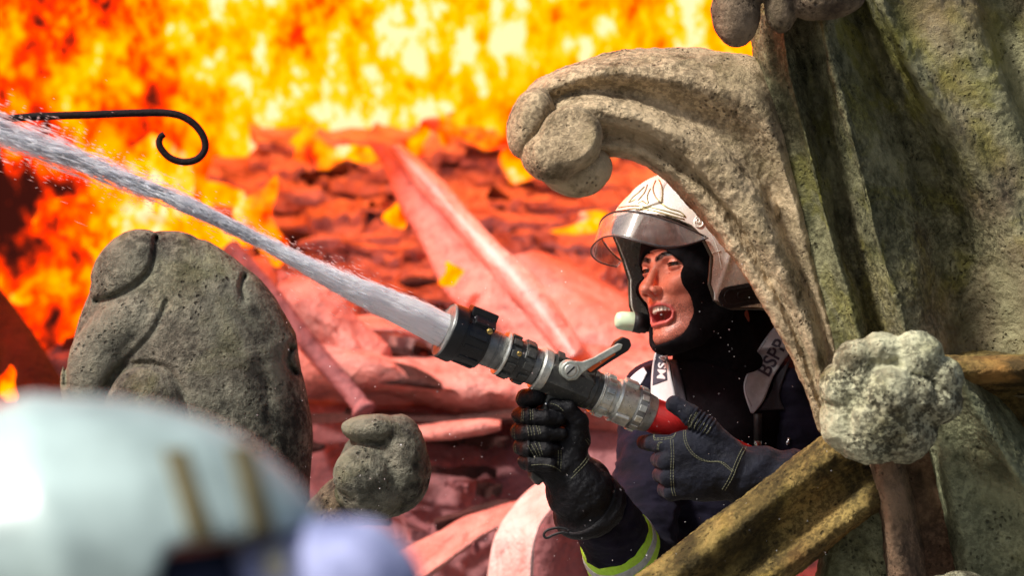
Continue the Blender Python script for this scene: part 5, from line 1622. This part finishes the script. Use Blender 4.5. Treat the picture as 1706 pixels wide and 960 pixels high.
# wide faint mist under and over the jet
Nm = 1900
xx = rj.uniform(-100, 620, Nm); im = np.argmin(np.abs(xs_[None, ::4] - xx[:, None]), axis=1) * 4
an = rj.uniform(0, 2 * math.pi, Nm); rho = 1 + rj.exponential(.55, Nm)
c3 = Jw[im] + (rho * wid[im] * S)[:, None] * (np.cos(an)[:, None] * Aj[im] + np.sin(an)[:, None] * Bj[im])
d3 = T[im] + rj.normal(0, .15, (Nm, 3)); d3 /= np.linalg.norm(d3, axis=1, keepdims=True)
V2, F2 = drops(c3, d3, rj.lognormal(1.2, .5, Nm) * S, rj.uniform(.25, .6, Nm) * S)
spray = link("water_spray", fast_mesh("water_spray", np.vstack([V1, V2]), [np.vstack([F1, F2 + len(V1)])], SPRAY))
tag(spray, "streaks and drops of water torn off the jet", "spray", kind='stuff')
# stray drops in the air round the firefighter
Nd = 420
cx = rj.uniform(380, 1400, Nd); cy = rj.uniform(430, 960, Nd); cd = rj.uniform(-.35, .2, Nd)
c4 = at_arr(np.stack([cx, cy, cd], -1)); d4 = rj.normal(0, 1, (Nd, 3)); d4 /= np.linalg.norm(d4, axis=1, keepdims=True)
r4 = rj.lognormal(-.55, .4, Nd) * S
V, F = drops(c4, d4, r4 * 1.1, r4)
tag(link("stray_drops", fast_mesh("stray_drops", V, [F], WATER)), "fine drops of water hanging in the air", "spray", kind='stuff')

# ================================================================== BLURRED FIREFIGHTER IN THE FOREGROUND
FY = -3.4
WHITE = plain("white_helmet_shell", (.34, .43, .41), .3, spec=.5, vary=.42, scale=5)  # grey patches in the colour stand for soft shading and reflections
KHAKI = plain("khaki_elastic", (.12, .10, .045), .8, vary=.2)
BLUE = cloth('mottled_blue_cloth', (.02, .04, .14), (.52, .55, .85), sc=10, weave=200)
f = Field((-420, 620, -520), (780, 1500, 420), 22, FY)
P = f.P
d = ell(P, (120, 1000, 0), (300, 230, 260))
d = smin(d, cap(P, (100, 1100, 20), (100, 1400, 40), 170), 60)
d = smin(d, cap(P, (-150, 1400, 40), (480, 1300, 20), 130), 60)
f.d = d
p2 = f.mesh("person", SKIN)
for nm in ('lip', 'brow', 'beard'): attr(p2.data, nm, np.zeros(len(p2.data.vertices)))
tag(p2, "second firefighter seen from behind, blurred, in white helmet and pale blue collar at lower left", "person")
f = Field((-420, 620, -520), (720, 1260, 520), 13, FY)
P = f.P
q_ = ell(P, (130, 955, 0), (415, 285, 340))
q_ = q_ - 10 * np.exp(-(P[..., 2] / 40) ** 2) - 9 * np.exp(-((P[..., 0] - 60 - .3 * (P[..., 1] - 700)) / 40) ** 2)
q_ = np.maximum(q_, -(q_ + 30)); q_ = smax(q_, P[..., 1] - (900 - .10 * (P[..., 0] - 300) + 2.5 * np.clip(300 - P[..., 0], 0, 90)), 12)
f.d = q_
hel2 = f.mesh("helmet", WHITE, p2)
hb2 = bvh_of(hel2)
def fgpatch(name, left, right, mat, thick, n=24, m=8):
    o = patch(name, left, right, n, m, hb2, mat, hel2, thick=thick, lift=.0, smooth=3); return o
fgpatch("elastic_band", [(270, 750), (294, 825), (316, 905)], [(312, 748), (336, 825), (362, 900)], KHAKI, .006)
fgpatch("elastic_band", [(379, 742), (398, 810), (418, 895)], [(421, 742), (441, 810), (462, 890)], KHAKI, .006)
f = Field((-420, 860, -420), (760, 1500, 320), 13, FY)
P = f.P
q_ = ell(P, (150, 1010, 0), (330, 150, 290)); q_ = smin(q_, cap(P, (120, 1120, 20), (100, 1420, 40), 200), 40)
f.d = smax(q_, 880 - P[..., 1], 10)
f.mesh("neck_guard", plain("dark_navy_cloth", (.012, .016, .045), .8, vary=.3), p2)
q_ = ell(P, (575, 985, -60), (135, 128, 120), rz(12)); q_ = smin(q_, ell(P, (450, 1010, -80), (90, 120, 100)), 30)
q_ = q_ + 10 * fbm(P, .012, 3, .5, 3)
f.d = q_
co2 = f.mesh("raised_collar", BLUE, p2)
fgb = bvh_of(co2)
patch("collar_highlight", [(440, 915), (438, 965)], [(478, 912), (482, 965)], 12, 8, fgb, plain("cream_highlight", (.55, .5, .38), .7), co2, thick=.004, smooth=2)  # cream highlight on the cloth, made as a draped patch
f.d = smin(cap(P, (-150, 1400, 40), (500, 1330, 20), 150), cap(P, (80, 1230, 30), (80, 1400, 40), 215), 50)
f.mesh("jacket", NAVY, p2)
